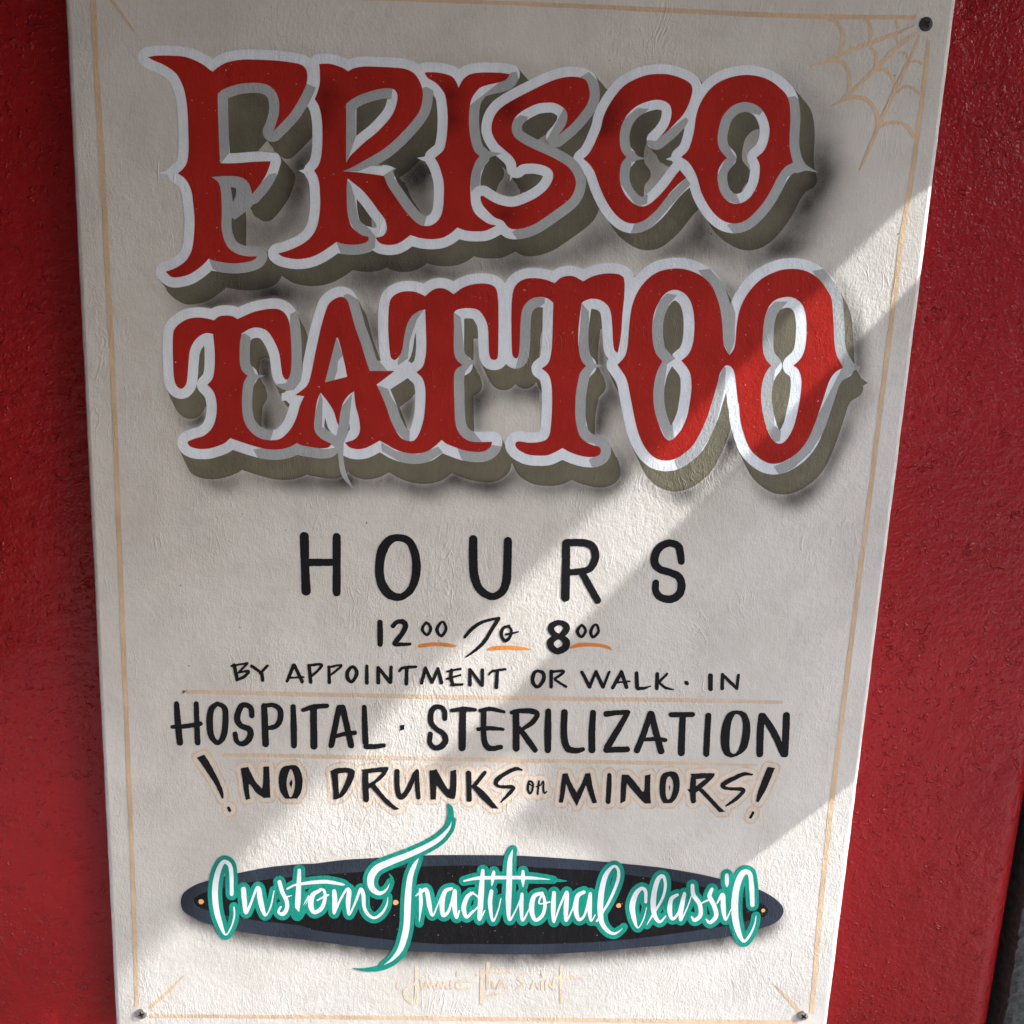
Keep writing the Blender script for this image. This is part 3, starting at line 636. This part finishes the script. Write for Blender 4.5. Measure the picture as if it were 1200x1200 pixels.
DOTS=[(235.8,1056.3,3.1),(463.7,1057.2,3.2),(725,1060.8,2.9),(894.2,1066.7,2.4)]
SIG=["@450,1100,5 190,170,14 190,350,20 165,372,16 125,340,14 128,295,10 190,258,8","@450,1100,5 218,245,10 225,290,10","@450,1100,5 240,292,9 252,252,9 270,285,9 285,252,9 298,292,9","@450,1100,5 312,292,9 325,252,9 342,285,9 358,252,9 370,292,9","@450,1100,5 395,250,9 395,292,9","@450,1100,5 500,290,9 432,290,10 428,262,9 450,245,9 495,250,8",
"@450,1100,5 432,190,10 430,215,10","@450,1100,5 572,190,12 572,375,18","@450,1100,5 545,212,12 620,195,14 750,188,8","@450,1100,5 610,145,14 605,290,14","@450,1100,5 612,262,9 632,252,9 642,290,9","@450,1100,5 662,292,9 690,245,10 715,290,9","@450,1100,5 670,272,7 705,272,7",
"@450,1100,5 850,200,14 790,232,14 825,262,14 775,298,10","@450,1100,5 862,292,9 885,245,10 908,292,9","@450,1100,5 930,192,12 925,220,12","@450,1100,5 925,250,9 925,292,9","@450,1100,5 950,292,10 955,250,10 990,290,10 995,248,9","@450,1100,5 1038,165,14 1040,372,18","@450,1100,5 1000,232,12 1060,225,14 1155,232,8","@450,1100,5 585,335,8 680,322,7","@450,1100,5 80,265,10 80,285,10"]


def parse(s,stroke=False):
    ox=oy=0.;sc=6.;px=True
    loops=[[]]
    cur=(0,0,1)
    for t in s.split():
        if t=='|': loops.append([]);continue
        if t=='P': continue
        if t[0]=='@':
            a=[float(v) for v in t[1:].split(',')]; cur=(a[0],a[1],a[2] if len(a)>2 else 6.);continue
        c=t.endswith('!'); a=[float(v) for v in t.rstrip('!').split(',')]
        x=cur[0]+a[0]/cur[2];y=cur[1]+a[1]/cur[2]
        if stroke: loops[-1].append((x,y,a[2]/cur[2] if cur[2]!=1 else a[2]))
        else: loops[-1].append((x,y,c))
    return loops
def cr(p0,p1,p2,p3,t):
    return .5*((2*p1)+(-p0+p2)*t+(2*p0-5*p1+4*p2-p3)*t*t+(-p0+3*p1-3*p2+p3)*t**3)
def smooth(lp,n=5):
    P=[np.array(p[:2]) for p in lp];K=[p[2] for p in lp];N=len(P);out=[]
    for i in range(N):
        p1,p2=P[i],P[(i+1)%N]
        p0=P[i-1] if not K[i] else 2*p1-p2 if False else p1-(p2-p1)*.6
        p3=P[(i+2)%N] if not K[(i+1)%N] else p2+(p2-p1)*.6
        for k in range(n): out.append(cr(p0,p1,p2,p3,k/n))
    return np.array(out)
def raw(lp): return np.array([p[:2] for p in lp])
def sm_stroke(lp,n=6):
    P=[np.array(p) for p in lp];out=[]
    closed=np.allclose(P[0][:2],P[-1][:2]) and len(P)>3
    for i in range(len(P)-1):
        p1,p2=P[i],P[i+1]
        p0=P[i-1] if i>0 else (P[-2] if closed else p1-(p2-p1)*.6)
        p3=P[i+2] if i+2<len(P) else (P[1] if closed else p2+(p2-p1)*.6)
        for k in range(n): out.append(cr(p0,p1,p2,p3,k/n))
    out.append(P[-1]);return np.array(out)
class Grid:
    def __init__(s,x0,y0,x1,y1,res):
        s.x0,s.y0,s.res=x0,y0,res
        s.X,s.Y=np.meshgrid(np.arange(x0,x1+1e-9,1/res),np.arange(y0,y1+1e-9,1/res))
def poly_sdf(g,loops,lim=20):
    """signed distance (negative inside), even-odd over loops"""
    D=np.full(g.X.shape,1e9);ins=np.zeros(g.X.shape,bool)
    for L in loops:
        A=L;B=np.roll(L,-1,0)
        for (ax,ay),(bx,by) in zip(A,B):
            if ay!=by:
                r0=int(np.ceil((min(ay,by)-g.y0)*g.res));r1=int(np.ceil((max(ay,by)-g.y0)*g.res))
                r0=max(r0,0);r1=min(r1,g.X.shape[0])
                if r1>r0:
                    yy=g.Y[r0:r1];xi=ax+(yy-ay)*(bx-ax)/(by-ay)
                    ins[r0:r1]^=(g.X[r0:r1]<xi)
            c0=max(int((min(ax,bx)-lim-g.x0)*g.res),0);c1=int((max(ax,bx)+lim-g.x0)*g.res)+1
            q0=max(int((min(ay,by)-lim-g.y0)*g.res),0);q1=int((max(ay,by)+lim-g.y0)*g.res)+1
            if c1<=0 or q1<=0: continue
            X=g.X[q0:q1,c0:c1];Y=g.Y[q0:q1,c0:c1]
            if X.size==0: continue
            dx,dy=bx-ax,by-ay;l=dx*dx+dy*dy+1e-12
            t=np.clip(((X-ax)*dx+(Y-ay)*dy)/l,0,1)
            d=np.hypot(X-ax-t*dx,Y-ay-t*dy)
            D[q0:q1,c0:c1]=np.minimum(D[q0:q1,c0:c1],d)
    D=np.minimum(D,lim)
    return np.where(ins,-D,D)
def stroke_sdf(g,S,lim=20):
    D=np.full(g.X.shape,float(lim))
    for a,b in zip(S[:-1],S[1:]):
        ax,ay,aw=a;bx,by,bw=b
        c0=max(int((min(ax,bx)-lim-g.x0)*g.res),0);c1=int((max(ax,bx)+lim-g.x0)*g.res)+1
        q0=max(int((min(ay,by)-lim-g.y0)*g.res),0);q1=int((max(ay,by)+lim-g.y0)*g.res)+1
        X=g.X[q0:q1,c0:c1];Y=g.Y[q0:q1,c0:c1]
        if X.size==0: continue
        dx,dy=bx-ax,by-ay;l=dx*dx+dy*dy+1e-12
        t=np.clip(((X-ax)*dx+(Y-ay)*dy)/l,0,1)
        d=np.hypot(X-ax-t*dx,Y-ay-t*dy)-(aw+(bw-aw)*t)/2
        D[q0:q1,c0:c1]=np.minimum(D[q0:q1,c0:c1],d)
    return D
def contours(g,F):
    F=F.copy();F[0,:]=F[-1,:]=1;F[:,0]=F[:,-1]=1
    F=np.where(np.abs(F)<1e-7,1e-7,F)
    I=(F<0)
    c=I[:-1,:-1]*1+I[:-1,1:]*2+I[1:,1:]*4+I[1:,:-1]*8
    ys,xs=np.nonzero((c>0)&(c<15))
    nxt={}
    def ept(k):
        typ,y,x=k
        if typ==0: a,b=F[y,x],F[y,x+1];t=a/(a-b);return x+t,y
        a,b=F[y,x],F[y+1,x];t=a/(a-b);return x,y+t
    # edges: T(0,y,x) R(1,y,x+1) B(0,y+1,x) L(1,y,x); orient with inside on left
    tab={1:[('L','T')],2:[('T','R')],3:[('L','R')],4:[('R','B')],5:[('L','T'),('R','B')],6:[('T','B')],7:[('L','B')],8:[('B','L')],9:[('B','T')],10:[('T','R'),('B','L')],11:[('B','R')],12:[('R','L')],13:[('R','T')],14:[('T','L')]}
    for y,x in zip(ys.tolist(),xs.tolist()):
        E={'T':(0,y,x),'R':(1,y,x+1),'B':(0,y+1,x),'L':(1,y,x)}
        for a,b in tab[int(c[y,x])]: nxt[E[a]]=E[b]
    out=[]
    while nxt:
        k0,k=nxt.popitem();loop=[k0]
        while k!=k0 and k in nxt: loop.append(k);k=nxt.pop(k)
        if len(loop)<6: continue
        P=np.array([ept(q) for q in loop]);out.append(np.stack([g.x0+P[:,0]/g.res,g.y0+P[:,1]/g.res],1))
    return out
def rdp(P,eps):
    n=len(P);keep=np.zeros(n,bool)
    i0=0;i1=int(np.argmax(np.hypot(*(P-P[0]).T)))
    keep[[i0,i1]]=True
    def rec(a,b):
        st=[(a,b)]
        while st:
            a,b=st.pop()
            idx=np.arange(a+1,b)
            if len(idx)==0: continue
            A=P[a%n];B=P[b%n];Q=P[idx%n];d=B-A;l=np.hypot(*d)
            dist=np.abs(d[0]*(Q[:,1]-A[1])-d[1]*(Q[:,0]-A[0]))/l if l>1e-9 else np.hypot(*(Q-A).T)
            m=int(np.argmax(dist))
            if dist[m]>eps: keep[idx[m]%n]=True;st+=[(a,idx[m]),(idx[m],b)]
    rec(i0,i1);rec(i1,n);return P[keep]
def area(P): return .5*np.sum(P[:,0]*np.roll(P[:,1],-1)-np.roll(P[:,0],-1)*P[:,1])
def shapes(loops,eps=.12,mina=1.5):
    """group loops into outer + holes (px) -> list of [loop,...] in metres on the board"""
    L=[rdp(l,eps) for l in loops];L=[l for l in L if len(l)>=3 and abs(area(l))>mina]
    out=[]
    def inside(p,P):
        A=P;B=np.roll(P,-1,0);c=((A[:,1]>p[1])!=(B[:,1]>p[1]))
        with np.errstate(all='ignore'): xi=A[:,0]+(p[1]-A[:,1])*(B[:,0]-A[:,0])/(B[:,1]-A[:,1])
        return (c&(p[0]<xi)).sum()%2==1
    sgn=[np.sign(area(l)) for l in L]
    big=max(range(len(L)),key=lambda i:abs(area(L[i])));so=sgn[big]
    outer=[i for i in range(len(L)) if sgn[i]==so]
    res={i:[L[i]] for i in outer}
    for i in range(len(L)):
        if sgn[i]!=so:
            c=[o for o in outer if inside(L[i][0],L[o])]
            if c: res[min(c,key=lambda o:abs(area(L[o])))].append(L[i])
    fin=[]
    for i in outer:
        fin.append([np.stack(px2w(l[:,0],l[:,1]),1) for l in res[i]])
    return fin

def build_outlines():
    out = {}
    R = 2.0
    g1 = Grid(160, 30, 1020, 620, R)
    names = list(RED)
    red = {k: poly_sdf(g1, [smooth(l, 5) for l in parse(RED[k])], 34) for k in names}
    W = {'F': 11.8, 'RI': 11.8, 'S': 11.8, 'C': 11.4, 'O': 11.4, 'TAT': 12, 'T': 12, 'OO': 12.6}
    ring = {}
    for k in names:
        f = red[k] - W[k]
        for s in SPUR[k]:
            f = np.minimum(f, poly_sdf(g1, [smooth(parse(s)[0], 4)], 20))
        ring[k] = f
    white = np.minimum.reduce([ring[k] for k in names])
    gs = np.minimum.reduce([poly_sdf(g1, [smooth(parse(s)[0], 4)], 20) for s in GSPUR])
    # the lower counter of the F is filled grey except for a slit
    slit = [raw(l) for l in parse(F_FILL)]
    gs = np.minimum(gs, poly_sdf(g1, slit, 20))
    gray = gs.copy()
    for k in names:
        for s in GRAY[k]:
            q = np.maximum(ring[k], poly_sdf(g1, [raw(parse(s)[0])], 20))
            if k == 'RI' and s.startswith('@480,60 700'):
                q = np.maximum(q, -ring['S'])
            gray = np.minimum(gray, q)

    def shift(F, dx, dy):
        ix, iy = int(round(dx * R)), int(round(dy * R))
        G = np.full(F.shape, 20.)
        h, w = F.shape
        G[iy:h, ix:w] = F[0:h - iy, 0:w - ix]
        return G

    def sweep(F, dx, dy, n=30):
        G = F.copy()
        for k in range(1, n + 1):
            G = np.minimum(G, shift(F, dx * k / n, dy * k / n))
        return G
    plain = {k: red[k] - W[k] for k in names}
    top = np.minimum.reduce([plain[k] for k in ['F', 'RI', 'S', 'C', 'O']])
    bot = np.minimum.reduce([plain[k] for k in ['TAT', 'T', 'OO']])
    top_spur = shift(np.minimum.reduce([ring[k] for k in ['F', 'RI', 'S', 'C', 'O']]), 12, 17)
    bot_spur = shift(np.minimum.reduce([ring[k] for k in ['TAT', 'T', 'OO']]), 9.5, 18)
    tip = poly_sdf(g1, [np.array([(150., 60.), (222., 60.), (222., 250.), (206., 318.), (150., 318.)])], 20)
    top_o = np.maximum(np.minimum(sweep(top, 17, 20), top_spur), -tip)
    top_o = np.minimum(top_o, poly_sdf(g1, [raw(parse('@160,40 620,440 920,400 1020,480 960,700 840,840 620,850')[0])], 20))
    holes = [smooth(l, 5) for l in parse(RED['OO'])[1:]]
    bot_o = np.minimum(np.minimum(sweep(bot, 11, 23.5), bot_spur), poly_sdf(g1, holes, 20))
    out['olive_top'] = shapes(contours(g1, top_o))
    out['olive_bot'] = shapes(contours(g1, bot_o))
    out['white'] = shapes(contours(g1, np.minimum(white, gs)))
    out['gray'] = shapes(contours(g1, gray), mina=3)
    for k in names:
        out['red_' + k] = shapes(contours(g1, red[k]), .1)
    for i, (line, ch, S) in enumerate(BL):
        pts = np.array([p[:2] for s in S for l in parse(s, not s.startswith('P')) for p in l])
        x0, y0 = pts.min(0) - 9
        x1, y1 = pts.max(0) + 9
        g = Grid(x0, y0, x1, y1, 3 if line == 'HOURS' else 4)
        F = np.full(g.X.shape, 20.)
        for s in S:
            if s.startswith('P'):
                f = poly_sdf(g, [smooth(l, 4) for l in parse(s)], 12)
            else:
                f = stroke_sdf(g, sm_stroke(parse(s, True)[0]), 12)
            F = np.minimum(F, f)
        F = F + 0.22 * np.sin(g.X * .9 + 3 * np.sin(g.Y * .31)) * np.sin(g.Y * .8 + 2 * np.sin(g.X * .27))   # brush wobble
        out['black|%d|%s|%s' % (i, line, ch)] = shapes(contours(g, F), .1, .6)
    g = Grid(222, 870, 925, 972, 3)
    F = np.full(g.X.shape, 20.)
    for line, ch, S in BL:
        if line != D:
            continue
        for s in S:
            f = poly_sdf(g, [smooth(parse(s)[0], 4)], 14) if s.startswith('P') else stroke_sdf(g, sm_stroke(parse(s, True)[0]), 14)
            F = np.minimum(F, f)
    out['glow'] = shapes(contours(g, F - 6.3 + 0.7 * np.sin(g.X * .25) * np.sin(g.Y * .3)), .15, 2)
    out['halo'] = shapes(contours(g, np.maximum(F - 6.7, 5.0 - F) + 0.6 * np.sin(g.X * .35) * np.sin(g.Y * .4)), .15, 2)

    def strokes(lst, box, res=3, extra=0.):
        g = Grid(*box, res)
        F = np.full(g.X.shape, 20.)
        for s in lst:
            F = np.minimum(F, stroke_sdf(g, sm_stroke(parse(s, True)[0]), 14) - extra)
        return g, F
    for i, (s, n) in enumerate(TAN):
        st = sm_stroke([tuple(float(v) for v in t.split(',')) for t in s.split()], 6)
        d = np.gradient(st[:, :2], axis=0)
        d /= np.hypot(*d.T)[:, None]
        nn = np.stack([-d[:, 1], d[:, 0]], 1)
        wob = 1 + .10 * np.sin(np.arange(len(st)) * 1.7)
        a = st[:, :2] + nn * st[:, 2:] * .5 * wob[:, None]
        b = st[:, :2] - nn * st[:, 2:] * .5
        out['tan|%d|%s' % (i, n)] = shapes([np.vstack([a, b[::-1]])], .08)
    g, F = strokes(WEB, (930, 5, 1105, 215), 3)
    out['web'] = shapes(contours(g, F))
    for i, s in enumerate(ORANGE):
        g, F = strokes([s], (480, 740, 730, 770), 4)
        out['orange|%d' % i] = shapes(contours(g, F), .1)
    for k, (wh, gr) in SCRIPT.items():
        box = dict(Custom=(225, 990, 480, 1120), Traditional=(400, 930, 745, 1150), classic=(715, 1000, 905, 1125))[k]
        g, F = strokes(wh, box, 4)
        _, G = strokes(wh, box, 4, 4.5)
        if gr:
            G = np.minimum(G, strokes(gr, box, 4)[1])
        out['script|%s|w' % k] = shapes(contours(g, F + 0.45), .1, .8)
        out['script|%s|g' % k] = shapes(contours(g, G), .1, .8)
    g = Grid(205, 995, 925, 1125, 2)
    for n, s in (('ell_o', ELL_O), ('ell_i', ELL_I)):
        out[n] = shapes(contours(g, poly_sdf(g, [smooth(parse(s)[0], 4)], 14)))
    g, F = strokes(SIG, (455, 1120, 690, 1180), 4)
    out['sig'] = shapes(contours(g, F - 0.55 + 0.25 * np.sin(g.X * 1.3) * np.sin(g.Y * 1.7)), .12, .4)
    return out
TRACE = build_outlines()


def flat_mesh(name, shapes, y):
    verts, faces = [], []
    for loops in shapes:
        vl = [[Vector((float(x), float(z), 0)) for x, z in lp] for lp in loops]
        base = len(verts)
        for lp in loops:
            verts += [(float(x), y, float(z)) for x, z in lp]
        for a, b, c in tessellate_polygon(vl):
            pa, pb, pc = (verts[base + i] for i in (a, b, c))
            s = (pb[0] - pa[0]) * (pc[2] - pa[2]) - (pb[2] - pa[2]) * (pc[0] - pa[0])
            if abs(s) < 1e-13:
                continue
            faces.append((base + a, base + b, base + c) if s > 0 else (base + a, base + c, base + b))
    me = bpy.data.meshes.new(name)
    me.from_pydata(verts, [], faces)
    me.update()
    return me

def inside_mask(X, Z, shapes):
    ins = np.zeros(X.shape, bool)
    for loops in shapes:
        for P in loops:
            Q = np.roll(P, -1, 0)
            for (ax, az), (bx, bz) in zip(P, Q):
                if az == bz:
                    continue
                r0 = np.searchsorted(Z[:, 0], min(az, bz))
                r1 = np.searchsorted(Z[:, 0], max(az, bz))
                if r1 > r0:
                    zz = Z[r0:r1]
                    ins[r0:r1] ^= X[r0:r1] < ax + (zz - az) * (bx - ax) / (bz - az)
    return ins

def blur(A, s):
    r = int(3 * s)
    k = np.exp(-.5 * (np.arange(-r, r + 1) / s) ** 2)
    k /= k.sum()
    A = np.apply_along_axis(lambda v: np.convolve(v, k, 'same'), 0, A)
    return np.apply_along_axis(lambda v: np.convolve(v, k, 'same'), 1, A)

def board_mesh():
    step = 0.0015
    fx0, fx1, fz0, fz1 = BX0 + CH, BX1 - CH, BZ0 + CH, BZ1 - CH
    nx, nz = int((fx1 - fx0) / step), int((fz1 - fz0) / step)
    gx, gz = np.linspace(fx0, fx1, nx + 1), np.linspace(fz0, fz1, nz + 1)
    X, Z = np.meshgrid(gx, gz)
    # airbrushed soft shade outside the drop shadows
    def shifted(Mk, dx, dz):
        ix, iz = int(round(dx / step)), int(round(dz / step))
        return np.roll(np.roll(Mk, ix, 1), iz, 0)
    top = inside_mask(X, Z, TRACE['olive_top']).astype(float)
    bot = inside_mask(X, Z, TRACE['olive_bot']).astype(float)
    ell = inside_mask(X, Z, TRACE['ell_o']).astype(float)
    spray = np.maximum(blur(shifted(top, 0.0105, -0.0105), 8.2) * 1.3, blur(shifted(bot, 0.0065, -0.0075), 5.0) * 1.05)
    keep = 1 - np.maximum(0.66 * blur(top, 3.2), 0.80 * blur(bot, 1.0))
    blotch = 0.78 + 0.3 * np.sin(X * 61 + 2 * np.sin(Z * 47)) * np.sin(Z * 70 + 1.7 * np.sin(X * 39))
    spray = np.maximum(spray * keep * blotch * 0.86, blur(shifted(ell, 0.0, -0.0070), 4.6) * 0.8)
    spray = np.clip((spray - 0.05) * 1.2, 0, 0.85) ** 1.25
    V = np.stack([X.ravel(), np.zeros(X.size), Z.ravel()], 1)
    idx = np.arange(X.size).reshape(X.shape)
    F = np.stack([idx[:-1, :-1], idx[:-1, 1:], idx[1:, 1:], idx[1:, :-1]], -1).reshape(-1, 4)
    def grid_mesh(name, faces, y):
        me = bpy.data.meshes.new(name)
        W = V.copy()
        W[:, 1] = y
        me.vertices.add(len(W))
        me.vertices.foreach_set('co', W.ravel())
        me.loops.add(faces.size)
        me.loops.foreach_set('vertex_index', faces.ravel())
        me.polygons.add(len(faces))
        me.polygons.foreach_set('loop_start', np.arange(0, faces.size, 4))
        me.polygons.foreach_set('loop_total', np.full(len(faces), 4))
        me.update(calc_edges=True)
        return me
    face = grid_mesh('painted_face', F, 0.0)
    used = spray.ravel()[F].max(1) > 0.004
    film = grid_mesh('airbrush_shade', F[used], -0.00013)
    at = film.attributes.new('airbrush', 'FLOAT', 'POINT')
    at.data.foreach_set('value', spray.ravel().astype(np.float32))
    return face, film
face_mesh, spray_mesh = board_mesh()
part('painted_face', face_mesh, M['cream'], 'cream ground coat of the board, mottled grey-beige')
part('airbrush_shade', spray_mesh, M['spray'], 'soft airbrushed black shade round the lettering')

def rim_mesh():
    """the routed edges, sides and back of the board, worn slightly uneven"""
    bm = bmesh.new()
    rnd = random.Random(3)
    def ring(inset, y, wob):
        pts = []
        cs = [(BX0 + inset, BZ0 + inset), (BX1 - inset, BZ0 + inset), (BX1 - inset, BZ1 - inset), (BX0 + inset, BZ1 - inset)]
        for i in range(4):
            (ax, az), (bx, bz) = cs[i], cs[(i + 1) % 4]
            n = 90
            for k in range(n):
                f = k / n
                w = rnd.uniform(-wob, wob) if k else 0
                x, z = ax + (bx - ax) * f, az + (bz - az) * f
                if i % 2 == 0:
                    z += w
                else:
                    x += w
                pts.append(bm.verts.new((x, y, z)))
        return pts
    rs = [ring(CH, 0, 0), ring(CH * 0.42, 0.0006, 0.00012), ring(0.0, CH * 0.8, 0.00015), ring(0.0002, BOARD_T, 0.0)]
    for a, b in zip(rs[:-1], rs[1:]):
        n = len(a)
        for i in range(n):
            bm.faces.new((a[i], b[i], b[(i + 1) % n], a[(i + 1) % n]))
    bm.faces.new(rs[-1][::-1])
    return mesh_of(bm, 'board_edge')
part('board_edge', rim_mesh(), M['board_edge'], 'bevelled edge of the board, lit white down its right side')

Y = {'wash': -0.00006, 'olive': -0.00010, 'white': -0.00018, 'gray': -0.00022, 'red': -0.00026, 'ink': -0.00018}
part('drop_shadow', flat_mesh('drop_shadow', TRACE['olive_top'], Y['olive']), M['olive'], 'olive drop shade under the upper word')
part('drop_shadow', flat_mesh('drop_shadow', TRACE['olive_bot'], Y['olive'] - 0.00002), M['olive'], 'olive drop shade under the lower word')
part('letter_outline', flat_mesh('letter_outline', TRACE['white'], Y['white']), M['white'], 'pale blue white outline round the red letters')
part('letter_shade', flat_mesh('letter_shade', TRACE['gray'], Y['gray']), M['gray'], 'grey shaded side of the red letters outline')
RED_LABEL = {'F': 'tall red letter F with forked serifs', 'RI': 'red letters R and I run together at the foot', 'S': 'red letter S of the upper word',
             'C': 'red letter C of the upper word', 'O': 'red letter O of the upper word', 'TAT': 'red letters T, A and T run together',
             'T': 'red letter T, third T of the lower word', 'OO': 'two red letters O joined at the waist'}
for k, lab in RED_LABEL.items():
    part('red_letter', flat_mesh('red_letter', TRACE['red_' + k], Y['red']), M['red'], lab)

part('tan_wash', flat_mesh('tan_wash', TRACE['glow'], -0.00003), M['glow'], 'soft warm wash behind the words NO DRUNKS or MINORS')
part('tan_halo', flat_mesh('tan_halo', TRACE['halo'], Y['wash']), M['pale_tan'], 'thin tan wash line round NO DRUNKS or MINORS')
part('spider_web', flat_mesh('spider_web', TRACE['web'], Y['ink']), M['tan'], 'tan spider web in the upper right corner')
part('signature', flat_mesh('signature', TRACE['sig'], Y['ink']), M['faint_tan'], 'faint tan hand lettered signature along the foot')
part('oval_band', flat_mesh('oval_band', TRACE['ell_o'], Y['ink']), M['navy'], 'long dark navy pointed oval')
part('oval_panel', flat_mesh('oval_panel', TRACE['ell_i'], Y['ink'] - 0.00005), M['panel_black'], 'black inner field of the long oval')
for key, sh in TRACE.items():
    b = key.split('|')
    if b[0] == 'tan':
        yy = Y['wash'] - 0.00003 * (1 + int(b[1]) % 3)
        part(b[2], flat_mesh(b[2], sh, yy), M['tan'] if b[2] == 'border_line' else M['pale_tan'] if b[2] == 'gold_rule' else M['tan'])
    elif b[0] == 'orange':
        part('orange_stroke', flat_mesh('orange_stroke', sh, Y['ink']), M['orange'])
    elif b[0] == 'black':
        part('black_letter' if b[3] not in ('dot',) else 'black_dot', flat_mesh('black_letter', sh, Y['ink'] - 0.00003 - 0.00002 * (int(b[1]) % 3)), M['black'],
             ('black lettering mark' if len(b[3]) > 2 else 'black letter ' + b[3]) + ' in the line ' + b[2])
    elif b[0] == 'script' and b[2] == 'w':
        up = {'Custom': 0.0, 'classic': 0.0, 'Traditional': 0.00012}[b[1]]
        g = part('script_word', flat_mesh('script_word', TRACE['script|%s|g' % b[1]], Y['ink'] - 0.00012 - up), M['green'], 'green edged white script word ' + b[1])
        link('script_face', flat_mesh('script_face', sh, Y['ink'] - 0.00018 - up), parent=g, mat=M['script'])
for x, z, r in ((-0.19471, -0.30140, 3.1), (-0.05089, -0.29992, 3.2), (0.11583, -0.30006, 2.9), (0.22511, -0.30272, 2.4)):
    k = [np.array([(x + r * 0.00065 * (1 + 0.08 * math.sin(3 * a + x * 90)) * math.cos(a), z + r * 0.00068 * math.sin(a)) for a in np.linspace(0, 2 * math.pi, 18, endpoint=False)])]
    part('orange_dot', flat_mesh('orange_dot', [k], Y['ink'] - 0.00025), M['dot'])

# ------------------------------------------------------------------ screws
def screw_meshes(r, h, turn):
    """domed pan head with a real cross recess"""
    bm = bmesh.new()
    w, L, dep = r * 0.17, r * 0.60, h * 0.85
    cross = [(w, w), (L, w * .8), (L, -w * .8), (w, -w), (w * .8, -L), (-w * .8, -L), (-w, -w), (-L, -w * .8), (-L, w * .8), (-w, w), (-w * .8, L), (w * .8, L)]
    cross = [(x * math.cos(turn) - y * math.sin(turn), x * math.sin(turn) + y * math.cos(turn)) for x, y in cross]
    cross = cross[::-1]
    def hy(rad):
        return -h * (1 - 0.45 * (rad / r) ** 2.4)
    N = 48
    mid = [(r * 0.72 * math.cos(2 * math.pi * i / N), r * 0.72 * math.sin(2 * math.pi * i / N)) for i in range(N)]
    loops = [[Vector((*p, 0)) for p in mid], [Vector((*p, 0)) for p in cross]]
    flat = mid + cross
    vs = [bm.verts.new((x, hy(math.hypot(x, y)), y)) for x, y in flat]
    for t in tessellate_polygon(loops):
        bm.faces.new([vs[i] for i in t])
    prev = vs[:N]
    for rad, yy in ((r * 0.86, hy(r * 0.86)), (r * 0.95, hy(r * 0.95)), (r, -h * 0.42), (r, 0.0)):
        cur = [bm.verts.new((rad * math.cos(2 * math.pi * i / N), yy, rad * math.sin(2 * math.pi * i / N))) for i in range(N)]
        for i in range(N):
            bm.faces.new((prev[i], prev[(i + 1) % N], cur[(i + 1) % N], cur[i]))
        prev = cur
    head = mesh_of(bm, 'screw_head')
    bm = bmesh.new()
    a = [bm.verts.new((x, hy(math.hypot(x, y)), y)) for x, y in cross]
    b = [bm.verts.new((x * .75, -h + dep, y * .75)) for x, y in cross]
    for i in range(12):
        j = (i + 1) % 12
        bm.faces.new((a[i], a[j], b[j], b[i]))
    bm.faces.new(b)
    return head, mesh_of(bm, 'cross_recess')
def screw(x, z, r, h, turn, mat, label):
    head, rec = screw_meshes(r, h, turn)
    s = part('screw', head, mat, label)
    s.location = Vector((x, 0, z)) - BASE
    for p in head.polygons:
        p.use_smooth = False
    link('cross_recess', rec, parent=s, mat=M['slot'])
screw(0.26749, 0.31800, 0.0042, 0.0010, 0.75, M['black_screw'], 'black cross head screw in the upper right corner')
screw(-0.24204, -0.39780, 0.0042, 0.0020, 0.35, M['zinc'], 'plated screw in the lower left corner')
screw(0.26493, -0.39339, 0.0041, 0.0020, 0.9, M['zinc'], 'plated screw in the lower right corner')
